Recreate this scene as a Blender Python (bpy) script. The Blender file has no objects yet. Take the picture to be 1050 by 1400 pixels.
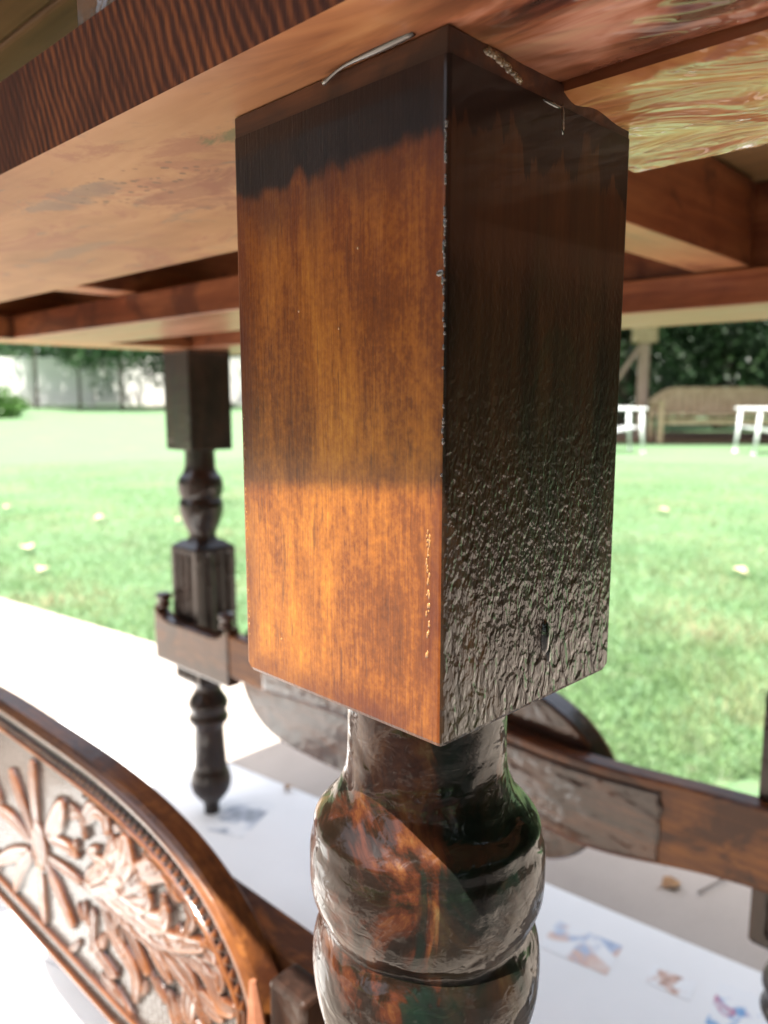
import bpy, bmesh, math, random
import numpy as np
from mathutils import Vector, Matrix, noise as mnoise
R = math.radians
random.seed(7); rng = np.random.default_rng(7)
scene = bpy.context.scene
col = scene.collection

# ---------------------------------------------------------------- camera, sky, sun, exposure
U = 0.16                     # metres per table unit
GZ = 0.0                     # patio level
CH = 4.25 * U                # camera height
cam_d = bpy.data.cameras.new('camera'); cam = bpy.data.objects.new('camera', cam_d); col.objects.link(cam)
cam.location = (0, 0, CH); cam.rotation_euler = (R(90 - 8.3), 0, 0)
cam_d.sensor_fit = 'VERTICAL'; cam_d.sensor_height = 36; cam_d.lens = 27.23
cam_d.clip_start = 0.01; cam_d.clip_end = 400
cam_d.dof.use_dof = True; cam_d.dof.focus_distance = 0.185; cam_d.dof.aperture_fstop = 15.0
scene.camera = cam

SUN_EL = 67.6; SUN_DIR = (-.55, -.835)          # horizontal direction towards the sun
sl = math.hypot(*SUN_DIR); sx, sy = SUN_DIR[0]/sl, SUN_DIR[1]/sl
world = bpy.data.worlds.new('World'); scene.world = world; world.use_nodes = True
nt = world.node_tree; nt.nodes.clear()
wo = nt.nodes.new('ShaderNodeOutputWorld'); bg = nt.nodes.new('ShaderNodeBackground'); sk = nt.nodes.new('ShaderNodeTexSky')
sk.sky_type = 'NISHITA'; sk.sun_disc = False; sk.sun_elevation = R(SUN_EL); sk.sun_rotation = math.atan2(sx, sy)
sk.dust_density = 3.0; sk.air_density = 1.0; sk.ozone_density = 1.0
bg.inputs['Strength'].default_value = 0.15
hs = nt.nodes.new('ShaderNodeHueSaturation'); hs.inputs['Saturation'].default_value = .45; nt.links.new(sk.outputs[0], hs.inputs['Color']); nt.links.new(hs.outputs[0], bg.inputs[0]); nt.links.new(bg.outputs[0], wo.inputs[0])
sd = bpy.data.lights.new('sun', 'SUN'); sd.energy = 5.0; sd.angle = R(.5); sd.color = (1, .95, .87)
so = bpy.data.objects.new('sun', sd); col.objects.link(so)
dv = Vector((sx*math.cos(R(SUN_EL)), sy*math.cos(R(SUN_EL)), math.sin(R(SUN_EL))))
so.rotation_euler = dv.to_track_quat('Z', 'Y').to_euler(); so.location = dv*20
vs = scene.view_settings; vs.view_transform = 'Standard'; vs.look = 'None'; vs.gamma = 1; vs.exposure = 1.82
vs.use_curve_mapping = False
scene.render.engine = 'CYCLES'

# ---------------------------------------------------------------- object helpers
def tag(o, label=None, cat=None, group=None, kind=None):
    if label: o['label'] = label
    if cat: o['category'] = cat
    if group: o['group'] = group
    if kind: o['kind'] = kind
    return o
def link(name, me, parent=None, mats=()):
    o = bpy.data.objects.new(name, me); col.objects.link(o)
    if parent: o.parent = parent
    for m in mats:
        if me and m.name not in [x.name for x in me.materials if x]: me.materials.append(m)
    return o
def empty(name, loc, rz=0):
    o = bpy.data.objects.new(name, None); col.objects.link(o); o.location = loc; o.rotation_euler = (0, 0, rz)
    o.empty_display_size = .1
    return o
def copy_tree(o, parent=None):
    c = o.copy(); col.objects.link(c)
    if parent: c.parent = parent
    for ch in list(o.children): copy_tree(ch, c)
    return c
def build(name, bm, mats, parent=None, smooth=False, loc=None):
    me = bpy.data.meshes.new(name); bm.normal_update(); bm.to_mesh(me); bm.free()
    if smooth:
        me.polygons.foreach_set('use_smooth', [True]*len(me.polygons))
    if not isinstance(mats, (list, tuple)): mats = [mats]
    for m in mats: me.materials.append(m)
    o = bpy.data.objects.new(name, me); col.objects.link(o)
    if parent: o.parent = parent
    if loc: o.location = loc
    return o
def bbox(bm, x0, x1, y0, y1, z0, z1, bev=0, seg=2, mi=0):
    x0, x1 = min(x0, x1), max(x0, x1); y0, y1 = min(y0, y1), max(y0, y1); z0, z1 = min(z0, z1), max(z0, z1)
    r = bmesh.ops.create_cube(bm, size=1, matrix=Matrix.Translation(((x0+x1)/2, (y0+y1)/2, (z0+z1)/2)) @ Matrix.Diagonal((x1-x0, y1-y0, z1-z0, 1)))
    vs_ = r['verts']
    for f in {f for v in vs_ for f in v.link_faces}: f.material_index = mi
    if bev:
        es = list({e for v in vs_ for e in v.link_edges})
        bmesh.ops.bevel(bm, geom=es, offset=bev, segments=seg, affect='EDGES', profile=.5)
def tube(bm, pts, rad, n=8):
    pts = [Vector(p) for p in pts]
    rads = rad if isinstance(rad, (list, tuple)) else [rad]*len(pts)
    rings = []
    for i, p in enumerate(pts):
        d = (pts[min(i+1, len(pts)-1)] - pts[max(i-1, 0)]).normalized()
        a = d.orthogonal().normalized() if abs(d.z) > .99 else d.cross(Vector((0, 0, 1))).normalized()
        b = d.cross(a)
        rings.append([bm.verts.new(p + (a*math.cos(2*math.pi*k/n) + b*math.sin(2*math.pi*k/n))*rads[i]) for k in range(n)])
    for i in range(len(rings)-1):
        for k in range(n):
            bm.faces.new((rings[i][k], rings[i][(k+1) % n], rings[i+1][(k+1) % n], rings[i+1][k]))
    bm.faces.new(rings[0][::-1]); bm.faces.new(rings[-1])
def lathe(bm, prof, n=64, wob=0.0, seed=0):
    rings = []
    for (r, z) in prof:
        ring = []
        for k in range(n):
            a = 2*math.pi*k/n
            w = 1 + wob*mnoise.noise(Vector((math.cos(a)*1.6+seed, math.sin(a)*1.6, z*45)))
            ring.append(bm.verts.new((r*w*math.cos(a), r*w*math.sin(a), z)))
        rings.append(ring)
    for i in range(len(rings)-1):
        for k in range(n):
            bm.faces.new((rings[i][k], rings[i+1][k], rings[i+1][(k+1) % n], rings[i][(k+1) % n]))
    bm.faces.new(rings[0]); bm.faces.new(rings[-1][::-1])
def spline(pts, n):
    """Catmull-Rom through the points, n steps per span"""
    P = [pts[0]] + list(pts) + [pts[-1]]; out = []
    for i in range(1, len(P)-2):
        for k in range(n):
            t = k/n; q = []
            for a in range(len(pts[0])):
                p0, p1, p2, p3 = P[i-1][a], P[i][a], P[i+1][a], P[i+2][a]
                q.append(.5*((2*p1)+(-p0+p2)*t+(2*p0-5*p1+4*p2-p3)*t*t+(-p0+3*p1-3*p2+p3)*t**3))
            out.append(tuple(q))
    out.append(tuple(pts[-1])); return out

# ---------------------------------------------------------------- material helpers
class MT:
    def __init__(s, name):
        s.m = bpy.data.materials.new(name); s.m.use_nodes = True; s.n = s.m.node_tree.nodes; s.l = s.m.node_tree.links
        s.b = s.n['Principled BSDF']; s.tc = s.n.new('ShaderNodeTexCoord')
    def set(s, **k):
        for a, v in k.items(): s.b.inputs[a.replace('_', ' ')].default_value = v
        return s
    def inp(s, node, key, v):
        if hasattr(v, 'is_output') or isinstance(v, bpy.types.NodeSocket): s.l.new(v, node.inputs[key])
        else: node.inputs[key].default_value = v
    def map(s, scale=(1, 1, 1), rot=(0, 0, 0), loc=(0, 0, 0), src=None):
        n = s.n.new('ShaderNodeMapping'); n.inputs['Scale'].default_value = scale; n.inputs['Rotation'].default_value = rot; n.inputs['Location'].default_value = loc
        s.l.new(src or s.tc.outputs['Object'], n.inputs[0]); return n.outputs[0]
    def noise(s, vec, scale, detail=4, rough=.55, dist=0):
        n = s.n.new('ShaderNodeTexNoise'); s.l.new(vec, n.inputs['Vector'])
        n.inputs['Scale'].default_value = scale; n.inputs['Detail'].default_value = detail; n.inputs['Roughness'].default_value = rough; n.inputs['Distortion'].default_value = dist
        return n.outputs[0]
    def voro(s, vec, scale, feature='F1', out=0, rand=1):
        n = s.n.new('ShaderNodeTexVoronoi'); n.feature = feature; s.l.new(vec, n.inputs['Vector']); n.inputs['Scale'].default_value = scale
        n.inputs['Randomness'].default_value = rand
        return n.outputs[out]
    def wave(s, vec, scale, dist=2, detail=3, dscale=1, axis='X', prof='SIN'):
        n = s.n.new('ShaderNodeTexWave'); n.bands_direction = axis; n.wave_profile = prof; s.l.new(vec, n.inputs['Vector'])
        n.inputs['Scale'].default_value = scale; n.inputs['Distortion'].default_value = dist; n.inputs['Detail'].default_value = detail; n.inputs['Detail Scale'].default_value = dscale
        return n.outputs[1]
    def ramp(s, fac, stops, interp='LINEAR'):
        n = s.n.new('ShaderNodeValToRGB'); s.l.new(fac, n.inputs[0]); cr = n.color_ramp; cr.interpolation = interp
        while len(cr.elements) < len(stops): cr.elements.new(.5)
        for e, (p, c) in zip(cr.elements, stops):
            e.position = p; e.color = (c, c, c, 1) if isinstance(c, (int, float)) else (*c, 1)
        return n.outputs[0]
    def mix(s, fac, a, b, mode='MIX'):
        n = s.n.new('ShaderNodeMix'); n.data_type = 'RGBA'; n.blend_type = mode
        for k, v in ((0, fac), (6, a), (7, b)):
            if isinstance(v, bpy.types.NodeSocket): s.l.new(v, n.inputs[k])
            else: n.inputs[k].default_value = v if k == 0 else (*v, 1)
        return n.outputs[2]
    def math(s, op, a, b=0.0, clamp=False):
        n = s.n.new('ShaderNodeMath'); n.operation = op; n.use_clamp = clamp
        for k, v in ((0, a), (1, b)):
            if isinstance(v, bpy.types.NodeSocket): s.l.new(v, n.inputs[k])
            else: n.inputs[k].default_value = v
        return n.outputs[0]
    def sep(s, vec=None):
        n = s.n.new('ShaderNodeSeparateXYZ'); s.l.new(vec or s.tc.outputs['Object'], n.inputs[0]); return n.outputs
    def mrange(s, v, a, b, c=0., d=1., smooth=False):
        n = s.n.new('ShaderNodeMapRange'); s.l.new(v, n.inputs[0])
        if smooth: n.interpolation_type = 'SMOOTHSTEP'
        for k, q in zip((1, 2, 3, 4), (a, b, c, d)): n.inputs[k].default_value = q
        return n.outputs[0]
    def color(s, c): s.l.new(c, s.b.inputs['Base Color']); return s
    def bump(s, h, dist=.001, strength=1, coat=False, both=False):
        n = s.n.new('ShaderNodeBump'); n.inputs['Distance'].default_value = dist; n.inputs['Strength'].default_value = strength
        s.l.new(h, n.inputs['Height'])
        if coat or both: s.l.new(n.outputs[0], s.b.inputs['Coat Normal'])
        if not coat or both: s.l.new(n.outputs[0], s.b.inputs['Normal'])
        return s

def wood(name, dark, mid, light, axis='x', grain=1.0, rough=.45, coat=0., crough=.08, cbump=0., stain=None, blot=.5, blotcol=None):
    """streaky wood; grain runs along the given local axis"""
    t = MT(name)
    sc = {'x': (.08, 1, 1), 'y': (1, .08, 1), 'z': (1, 1, .08)}[axis]
    v = t.map(sc)
    f1 = t.noise(v, 90*grain, 6, .6, .6); f2 = t.noise(v, 420*grain, 3, .6); f3 = t.noise(t.map((1, 1, 1)), 9, 4, .6, 1.0)
    m = t.math('ADD', t.math('MULTIPLY', f1, .55), t.math('ADD', t.math('MULTIPLY', f2, .25), t.math('MULTIPLY', f3, .28)))
    c = t.ramp(m, [(.36, dark), (.52, mid), (.70, light)])
    t.set(Specular_IOR_Level=.15 if name.startswith(('dark', 'amber', 'tan', 'red')) else .3)
    if blotcol:
        bl = t.ramp(t.noise(t.map((.6, 1, 1), loc=(3, 1, 2)), 13, 5, .65, 1.5), [(blot, 0), (blot+.09, 1)])
        c = t.mix(t.math('MULTIPLY', bl, .75), c, blotcol)
    t.color(c)
    t.set(Roughness=rough, Coat_Weight=coat, Coat_Roughness=crough)
    t.l.new(t.mrange(f1, .3, .7, rough-.08, rough+.12), t.b.inputs['Roughness'])
    t.bump(f2, .0004, .35)
    if cbump:
        n = t.n.new('ShaderNodeBump'); n.inputs['Distance'].default_value = cbump
        h = t.noise(t.map((1, 1, 1)), 60, 3, .5, .6); t.l.new(h, n.inputs['Height']); t.l.new(n.outputs[0], t.b.inputs['Coat Normal'])
    return t.m

M = {}
M['plank'] = wood('tan_frame_wood', (.15, .052, .026), (.27, .108, .06), (.37, .165, .098), 'x', .6, .42, .25, .25, blotcol=(.20, .075, .035), blot=.58)
M['plank_y'] = wood('tan_cross_wood', (.18, .065, .028), (.34, .14, .065), (.44, .2, .09), 'y', .6, .42, .25, .25, blotcol=(.17, .06, .03), blot=.56)
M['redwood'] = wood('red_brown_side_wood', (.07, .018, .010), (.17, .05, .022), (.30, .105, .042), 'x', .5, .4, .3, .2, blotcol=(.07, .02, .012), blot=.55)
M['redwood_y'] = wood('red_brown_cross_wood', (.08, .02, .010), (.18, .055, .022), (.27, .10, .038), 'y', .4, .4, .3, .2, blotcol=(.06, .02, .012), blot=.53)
M['plate'] = wood('stained_plate_wood', (.012, .005, .004), (.04, .013, .007), (.15, .05, .018), 'x', .6, .5, .15, .2, blotcol=(.015, .006, .004), blot=.47)
M['top'] = wood('dull_tabletop_wood', (.10, .055, .022), (.2, .115, .05), (.3, .18, .08), 'x', .5, .55, .1, .3)
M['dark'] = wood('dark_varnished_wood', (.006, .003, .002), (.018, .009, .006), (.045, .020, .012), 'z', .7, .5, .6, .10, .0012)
M['darkx'] = wood('dark_varnished_rail_wood', (.012, .006, .004), (.05, .018, .009), (.13, .048, .016), 'x', .7, .35, .9, .06, .0012, blotcol=(.015, .008, .006), blot=.5)
M['amber'] = wood('amber_rail_wood', (.03, .009, .004), (.11, .036, .010), (.26, .095, .022), 'x', .7, .5, .35, .18, .0010, blotcol=(.03, .010, .006), blot=.52)

# rough-sawn dark edge with regular rib-like grain lines across it
t = MT('ribbed_end_grain')
wv = t.map((1, 0, 1), rot=(0, R(24), 0))
w1 = t.wave(wv, 95, 5, 4.0, .5, 'X'); w2 = t.noise(t.map((1, 1, .12), rot=(0, R(24), 0)), 420, 5, .7)
big = t.noise(t.map((1, 1, 1)), 16, 3)
m_ = t.math('ADD', t.math('MULTIPLY', w1, t.mrange(big, .3, .7, .1, .5)), t.math('MULTIPLY', w2, .75))
c = t.ramp(m_, [(.25, (.026, .006, .003)), (.5, (.065, .017, .007)), (.85, (.19, .055, .017))])
t.color(c).set(Roughness=.6, Specular_IOR_Level=.12).bump(m_, .0006, .5); M['ribbed'] = t.m

# ---- tan underside with stains, and a thick poured gloss with green streaks where the leg meets it
t = MT('stained_tan_underside')
v = t.map((.12, 1, 1)); f1 = t.noise(v, 60, 6, .6, .8); f3 = t.noise(t.map((.5, 1, 1)), 12, 5, .62, .7)
base = t.ramp(t.math('ADD', t.math('MULTIPLY', f1, .4), t.math('MULTIPLY', f3, .6)), [(.33, (.22, .10, .047)), (.5, (.315, .158, .077)), (.66, (.39, .215, .112))])
s1 = t.ramp(t.noise(t.map((.7, 1, 1), loc=(1.3, .4, 0)), 22, 6, .68, 1.2), [(.52, 0), (.60, 1)])
base = t.mix(t.math('MULTIPLY', s1, .55), base, (.22, .075, .05))
s2 = t.ramp(t.noise(t.map((.5, 1.2, 1), loc=(.3, 4.1, 0)), 48, 5, .65, .8), [(.60, 0), (.68, 1)])
base = t.mix(t.math('MULTIPLY', s2, .6), base, (.13, .10, .08))
xs = t.sep()
def spot(cx, cy, rx, ry, amp=.35, sc=34):
    q = t.math('ADD', t.math('POWER', t.math('ABSOLUTE', t.math('DIVIDE', t.math('SUBTRACT', xs[0], cx), rx)), 2.0), t.math('POWER', t.math('ABSOLUTE', t.math('DIVIDE', t.math('SUBTRACT', xs[1], cy), ry)), 2.0))
    q = t.math('ADD', q, t.math('MULTIPLY', t.math('SUBTRACT', t.noise(t.map((.6, 1, 1)), sc, 6, .72, 1.2), .5), amp*22)); return t.mrange(q, .2, 1.3, 1, 0, True)
base = t.mix(t.math('MULTIPLY', spot(.248, -.006, .034, .020), .6), base, (.17, .055, .04))
base = t.mix(t.math('MULTIPLY', spot(.205, -.036, .030, .008), .6), base, (.14, .10, .085))
base = t.mix(t.math('MULTIPLY', spot(.10, .010, .05, .006), .5), base, (.14, .10, .08))
base = t.mix(t.math('MULTIPLY', spot(.300, -.036, .010, .005), .75), base, (.07, .09, .04))
dots = t.math('MULTIPLY', spot(.235, -.030, .045, .016, .2), t.mrange(t.voro(t.map((1, 1, 1)), 230), .22, .30, 1, 0, True))
base = t.mix(t.math('MULTIPLY', dots, .7), base, (.10, .06, .045))
rt = t.mrange(t.math('ADD', xs[0], t.math('MULTIPLY', t.noise(t.map((1, 1, 1)), 14, 4), .06)), .325, .395, 0, 1, True)
red = t.ramp(t.noise(t.map((.18, 1, 1), loc=(0, 2, 0)), 60, 5, .6, .6), [(.35, (.11, .03, .014)), (.52, (.30, .115, .045)), (.7, (.42, .20, .085))])
base = t.mix(t.math('MULTIPLY', rt, .8), base, red)
kx = t.mrange(xs[0], .372, .405, 0, 1, True)
wet_glints = t.ramp(t.noise(t.map((.2, 1, 1), rot=(0, 0, R(5))), 42, 5, .6, 1.2), [(.40, (.035, .010, .007)), (.47, (.12, .032, .018)), (.54, (.30, .10, .05)), (.60, (.48, .22, .15)), (.70, (.52, .32, .20))])  # wet varnish colour with pale pink reflected highlights painted in
base = t.mix(kx, base, wet_glints)
t.color(base).set(Roughness=.55, Coat_Roughness=.06, Specular_IOR_Level=.2)
t.l.new(t.math('MAXIMUM', t.math('MULTIPLY', rt, .12), kx), t.b.inputs['Coat Weight'])
hh = t.math('MULTIPLY', t.noise(t.map((.45, 1, 1)), 38, 1.5, .5, 1.4), kx)
t.bump(hh, .018, 1, both=True)
M['under'] = t.m

t = MT('glossy_streaked_resin')
vv = t.map((.55, 1, 1), rot=(0, 0, R(-9)))
f = t.noise(vv, 30, 5, .6, 2.0)
c = t.ramp(f, [(.30, (.25, .07, .03)), (.41, (.36, .14, .05)), (.52, (.42, .19, .07)), (.57, (.48, .28, .10)), (.62, (.50, .34, .13)), (.74, (.54, .42, .20))])
d = t.ramp(t.noise(t.map((.45, 1, 1), loc=(2, .5, 0)), 70, 4, .55, 1.2), [(.62, 0), (.68, 1)])
c = t.mix(t.math('MULTIPLY', d, .55), c, (.22, .07, .05))
t.color(c).set(Roughness=.4, Specular_IOR_Level=.2, Coat_Weight=.75, Coat_Roughness=.03)
t.bump(t.noise(t.map((.6, 1, 1), rot=(0, 0, R(-9))), 40, 2, .5, 2.2), .004, 1, both=True); M['resin'] = t.m

# ---- the square leg block: orange satin face and thick wrinkled dark face (local z = 0 at top)
BH = .887*U
t = MT('orange_polished_wood')
v = t.map((1, 1, .055)); f1 = t.noise(v, 150, 5, .65, .4); f2 = t.noise(t.map((1, 1, .045)), 1100, 3, .7); f3 = t.noise(t.map((1, 1, .42)), 40, 6, .64, .7)
f4 = t.noise(t.map((1, 1, .9)), 700, 2, .6)
m_ = t.math('ADD', t.math('MULTIPLY', f1, .17), t.math('ADD', t.math('MULTIPLY', f2, .17), t.math('ADD', t.math('MULTIPLY', f3, .50), t.math('MULTIPLY', f4, .16))))
c = t.ramp(m_, [(.36, (.07, .017, .003)), (.45, (.15, .040, .005)), (.52, (.26, .082, .009)), (.59, (.36, .13, .013)), (.68, (.52, .22, .028))])
por = t.ramp(t.noise(t.map((1, 1, .12), loc=(0, 0, 2)), 900, 2, .5), [(.64, 0), (.72, 1)])
c = t.mix(t.math('MULTIPLY', por, .55), c, (.07, .02, .006))
z = t.sep()
edge = t.math('MAXIMUM', t.mrange(t.math('ABSOLUTE', z[0]), U*.2265-.0085, U*.2265-.0015, 0, 1, True), t.mrange(z[2], -BH+.010, -BH+.002, 0, 1, True))
edge = t.math('MULTIPLY', edge, t.mrange(t.noise(t.map((1, 1, .5)), 70, 4), .35, .65, .25, 1))
c = t.mix(t.math('MULTIPLY', edge, .95), c, (.070, .012, .005))
# redder, deeper stain towards the top
rd = t.mrange(t.math('ADD', z[2], t.math('MULTIPLY', t.math('SUBTRACT', f3, .5), .05)), -.075, -.022, 0, 1, True)
c = t.mix(t.math('MULTIPLY', rd, .6), c, t.mix(.5, c, (.16, .035, .016), 'MIX'))
# black stain band at the top with a ragged lower border
rag = t.noise(t.map((1, 1, .55)), 42, 4, .6, .8)
bb = t.mrange(t.math('ADD', z[2], t.math('MULTIPLY', t.math('SUBTRACT', rag, .5), .018)), -.0165, -.0130, 0, 1, True)
bb2 = t.mrange(t.math('ADD', z[2], t.math('MULTIPLY', t.math('SUBTRACT', rag, .5), .05)), -.032, -.012, 0, .7, True)
bc = t.ramp(f3, [(.35, (.010, .004, .004)), (.7, (.028, .012, .009))])
c = t.mix(bb2, c, (.07, .018, .009)); c = t.mix(bb, c, bc)
t.color(c).set(Coat_Weight=.3, Coat_Roughness=.14, Specular_IOR_Level=.15)
t.l.new(t.mrange(f1, .3, .7, .30, .48), t.b.inputs['Roughness'])
t.bump(t.math('ADD', f2, t.math('MULTIPLY', f4, .5)), .0003, .5); M['orange'] = t.m

t = MT('wrinkled_dark_resin')
z = t.sep()
k = t.mrange(z[2], -.028, -BH, 0, 1)                       # 0 at smooth top, 1 at wrinkled bottom
v1 = t.map((1, 1, .62), rot=(R(10), 0, 0)); fine = t.noise(v1, 760, 1.5, .5, .25); coarse = t.noise(v1, 400, 2, .45, .5); cell = t.noise(t.map((1, 1, .5), rot=(R(16), 0, 0)), 250, 1, .4, .9)
kc = t.mrange(k, .5, .95, 0, 1, True)
h = t.math('ADD', t.math('MULTIPLY', fine, t.math('MULTIPLY', t.mrange(k, 0, .5, .03, 1), t.mrange(kc, 0, 1, .50, .15))), t.math('ADD', t.math('MULTIPLY', coarse, t.mrange(k, .35, .8, 0, .55, True)), t.math('MULTIPLY', t.mrange(cell, .38, .60, 0, 1, True), t.math('MULTIPLY', kc, .20))))
g1 = t.noise(t.map((1, 1, .06)), 260, 4, .6); g2 = t.noise(t.map((1, 1, .5)), 30, 4, .6, .8); g3 = t.noise(t.map((1, 1, .3), loc=(0, 3, 1)), 42, 4, .6, .8)
c = t.ramp(t.math('ADD', t.math('MULTIPLY', g1, .35), t.math('MULTIPLY', g2, .65)), [(.36, (.010, .005, .003)), (.5, (.028, .013, .006)), (.66, (.055, .026, .010))])
c = t.mix(t.math('MULTIPLY', t.mrange(g3, .5, .68), .6), c, (.012, .020, .010))
reddish = t.mrange(t.math('ADD', z[2], t.math('MULTIPLY', g2, .02)), -.045, -.012, 0, .6, True)
c = t.mix(reddish, c, t.ramp(g1, [(.35, (.040, .014, .008)), (.7, (.070, .024, .011))]))
topb = t.mrange(t.math('ADD', z[2], t.math('MULTIPLY', t.math('SUBTRACT', t.noise(t.map((1, 1, .2)), 85, 4, .6, .8), .5), .05)), -.0135, -.0115, 0, .92, True)
c = t.mix(topb, c, (.012, .007, .006))
t.color(c).set(Roughness=.4, Coat_Weight=.75, Coat_Roughness=.05, Coat_IOR=1.45, Specular_IOR_Level=.1)
t.l.new(t.mrange(z[2], -.035, -.11, .22, .68, True), t.b.inputs['Coat Weight'])
t.bump(h, .0012, 1.0, both=True); M['wrinkle'] = t.m

# ---- turned leg: thick wet varnish over mottled dark wood
t = MT('wet_mottled_turning')
a = t.noise(t.map((1, 1, .7)), 42, 5, .62, 1.4); b = t.noise(t.map((1, 1, .25), loc=(1, 2, 3)), 55, 4, .6, 1); zz = t.sep()
c = t.ramp(a, [(.30, (.004, .0025, .0015)), (.43, (.012, .006, .0035)), (.52, (.045, .013, .006)), (.60, (.085, .030, .010)), (.71, (.13, .08, .03))])
green_refl = t.mrange(t.math('ADD', zz[0], t.math('MULTIPLY', t.math('SUBTRACT', b, .5), .05)), .0205, .0235, 0, .8, True)  # dark green tree reflection painted onto one side of the turning
c = t.mix(green_refl, c, t.ramp(b, [(.47, (.004, .006, .005)), (.66, (.004, .012, .008))]))
t.color(c).set(Roughness=.35, Specular_IOR_Level=.05, Coat_Weight=.55, Coat_Roughness=.03, Coat_IOR=1.45)
n1 = t.noise(t.map((1, 1, 1.7)), 46, .8, .4, .7); n2 = t.noise(t.map((1, 1, 1.6), loc=(4, 0, 0)), 150, 1.5, .5, 1.2)
t.bump(t.math('ADD', n1, t.math('MULTIPLY', n2, .12)), .0023, 1, both=True); M['turned'] = t.m

# ---- carved panel
t = MT('carved_wood')
at = t.n.new('ShaderNodeAttribute'); at.attribute_name = 'relief'
h = at.outputs['Fac']; nn = t.noise(t.map((.5, 1, 1)), 60, 5, .6)
c = t.ramp(t.math('ADD', h, t.math('MULTIPLY', t.math('SUBTRACT', nn, .5), .7)), [(.06, (.016, .007, .005)), (.28, (.035, .012, .007)), (.52, (.085, .026, .009)), (.88, (.21, .075, .022))])
t.color(c).set(Roughness=.4, Coat_Weight=1, Coat_Roughness=.16, Coat_IOR=1.5, Specular_IOR_Level=.1).bump(nn, .0008, .6, both=True); M['carved'] = t.m

# ---- setting materials
t = MT('lawn_soil')
f = t.noise(t.map(), 1.3, 6, .6); f2 = t.noise(t.map(), 22, 6, .7)
c = t.ramp(t.math('ADD', t.math('MULTIPLY', f, .5), t.math('MULTIPLY', f2, .5)), [(.36, (.15, .165, .09)), (.48, (.095, .175, .08)), (.64, (.11, .205, .09))])
t.color(c).set(Roughness=.9).bump(f2, .03, .6); M['lawn'] = t.m
t = MT('patio_concrete')
f = t.noise(t.map(), 3, 6, .65); f2 = t.noise(t.map(), 260, 4, .7); sp = t.ramp(t.noise(t.map(), 48, 3, .6), [(.66, 0), (.74, 1)])
c = t.ramp(t.math('ADD', t.math('MULTIPLY', f, .6), t.math('MULTIPLY', f2, .4)), [(.35, (.37, .315, .27)), (.65, (.50, .435, .38))])
c = t.mix(t.math('MULTIPLY', sp, .4), c, (.16, .14, .12))
t.color(c).set(Roughness=.85).bump(f2, .0012, .6); M['concrete'] = t.m
t = MT('newsprint_paper')
f = t.noise(t.map(), 5, 5, .6)
t.color(t.ramp(f, [(.3, (.84, .83, .81)), (.7, (.90, .89, .87))])).set(Roughness=.7).bump(f, .004, .4); M['paper'] = t.m
def print_mat(name, stops, scale, ax=(1, 1, 1)):
    t = MT(name); f = t.noise(t.map(ax), scale, 3, .5, .6); c = t.ramp(f, stops); g = t.noise(t.map(ax, loc=(2, 2, 0)), scale*.8, 2, .5, .4)
    t.color(t.mix(t.ramp(g, [(.47, 0), (.54, .9)]), (.86, .86, .85), c)).set(Roughness=.6); return t.m
M['print_a'] = print_mat('colour_photo_print', [(.3, (.16, .22, .38)), (.45, (.42, .52, .68)), (.52, (.66, .42, .33)), (.62, (.72, .54, .45)), (.75, (.8, .78, .76))], 22)
M['print_b'] = print_mat('blue_red_print', [(.3, (.05, .18, .48)), (.46, (.14, .38, .66)), (.55, (.50, .12, .22)), (.66, (.62, .62, .68))], 38)
M['print_c'] = print_mat('grey_photo_print', [(.3, (.15, .17, .20)), (.5, (.42, .46, .52)), (.62, (.75, .76, .78))], 26)
M['print_d'] = print_mat('orange_print', [(.35, (.35, .18, .12)), (.5, (.60, .36, .26)), (.62, (.80, .74, .70))], 60)
M['print_text'] = None
t = MT('printed_text_lines')
wv_ = t.wave(t.map((1, 1, 1)), 120, .0, 0, 1, 'Y'); nz = t.noise(t.map((1, .1, 1)), 400, 2, .5)
m_ = t.math('MULTIPLY', t.math('GREATER_THAN', wv_, .55), t.math('GREATER_THAN', nz, .46))
t.color(t.mix(m_, (.78, .78, .78), (.40, .40, .42))).set(Roughness=.7); M['print_text'] = t.m
def plain(name, c1, c2, scale=20, rough=.7, spec=None, coat=0, emis=None):
    t = MT(name); t.color(t.ramp(t.noise(t.map(), scale, 5, .6), [(.35, c1), (.65, c2)])).set(Roughness=rough, Coat_Weight=coat); return t.m
M['fence'] = plain('whitewashed_fence', (.66, .65, .62), (.78, .77, .74), 6)
M['white_metal'] = plain('white_painted_metal', (.74, .75, .77), (.82, .83, .84), 9, .35)
M['bench'] = plain('weathered_bench_wood', (.34, .23, .14), (.46, .33, .22), 9, .7)
M['post'] = plain('pinkish_post_wood', (.26, .17, .13), (.38, .26, .21), 7, .8)
M['bark'] = plain('tree_bark', (.05, .038, .028), (.12, .09, .065), 12, .9)
M['mulch'] = plain('mulch_bed', (.06, .035, .022), (.16, .085, .05), 12, .95)
M['leafd'] = plain('brown_dead_leaf', (.22, .10, .03), (.42, .22, .08), 60, .6)
M['leafy'] = plain('pale_dead_leaf', (.45, .36, .20), (.60, .50, .32), 40, .6)
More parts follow.
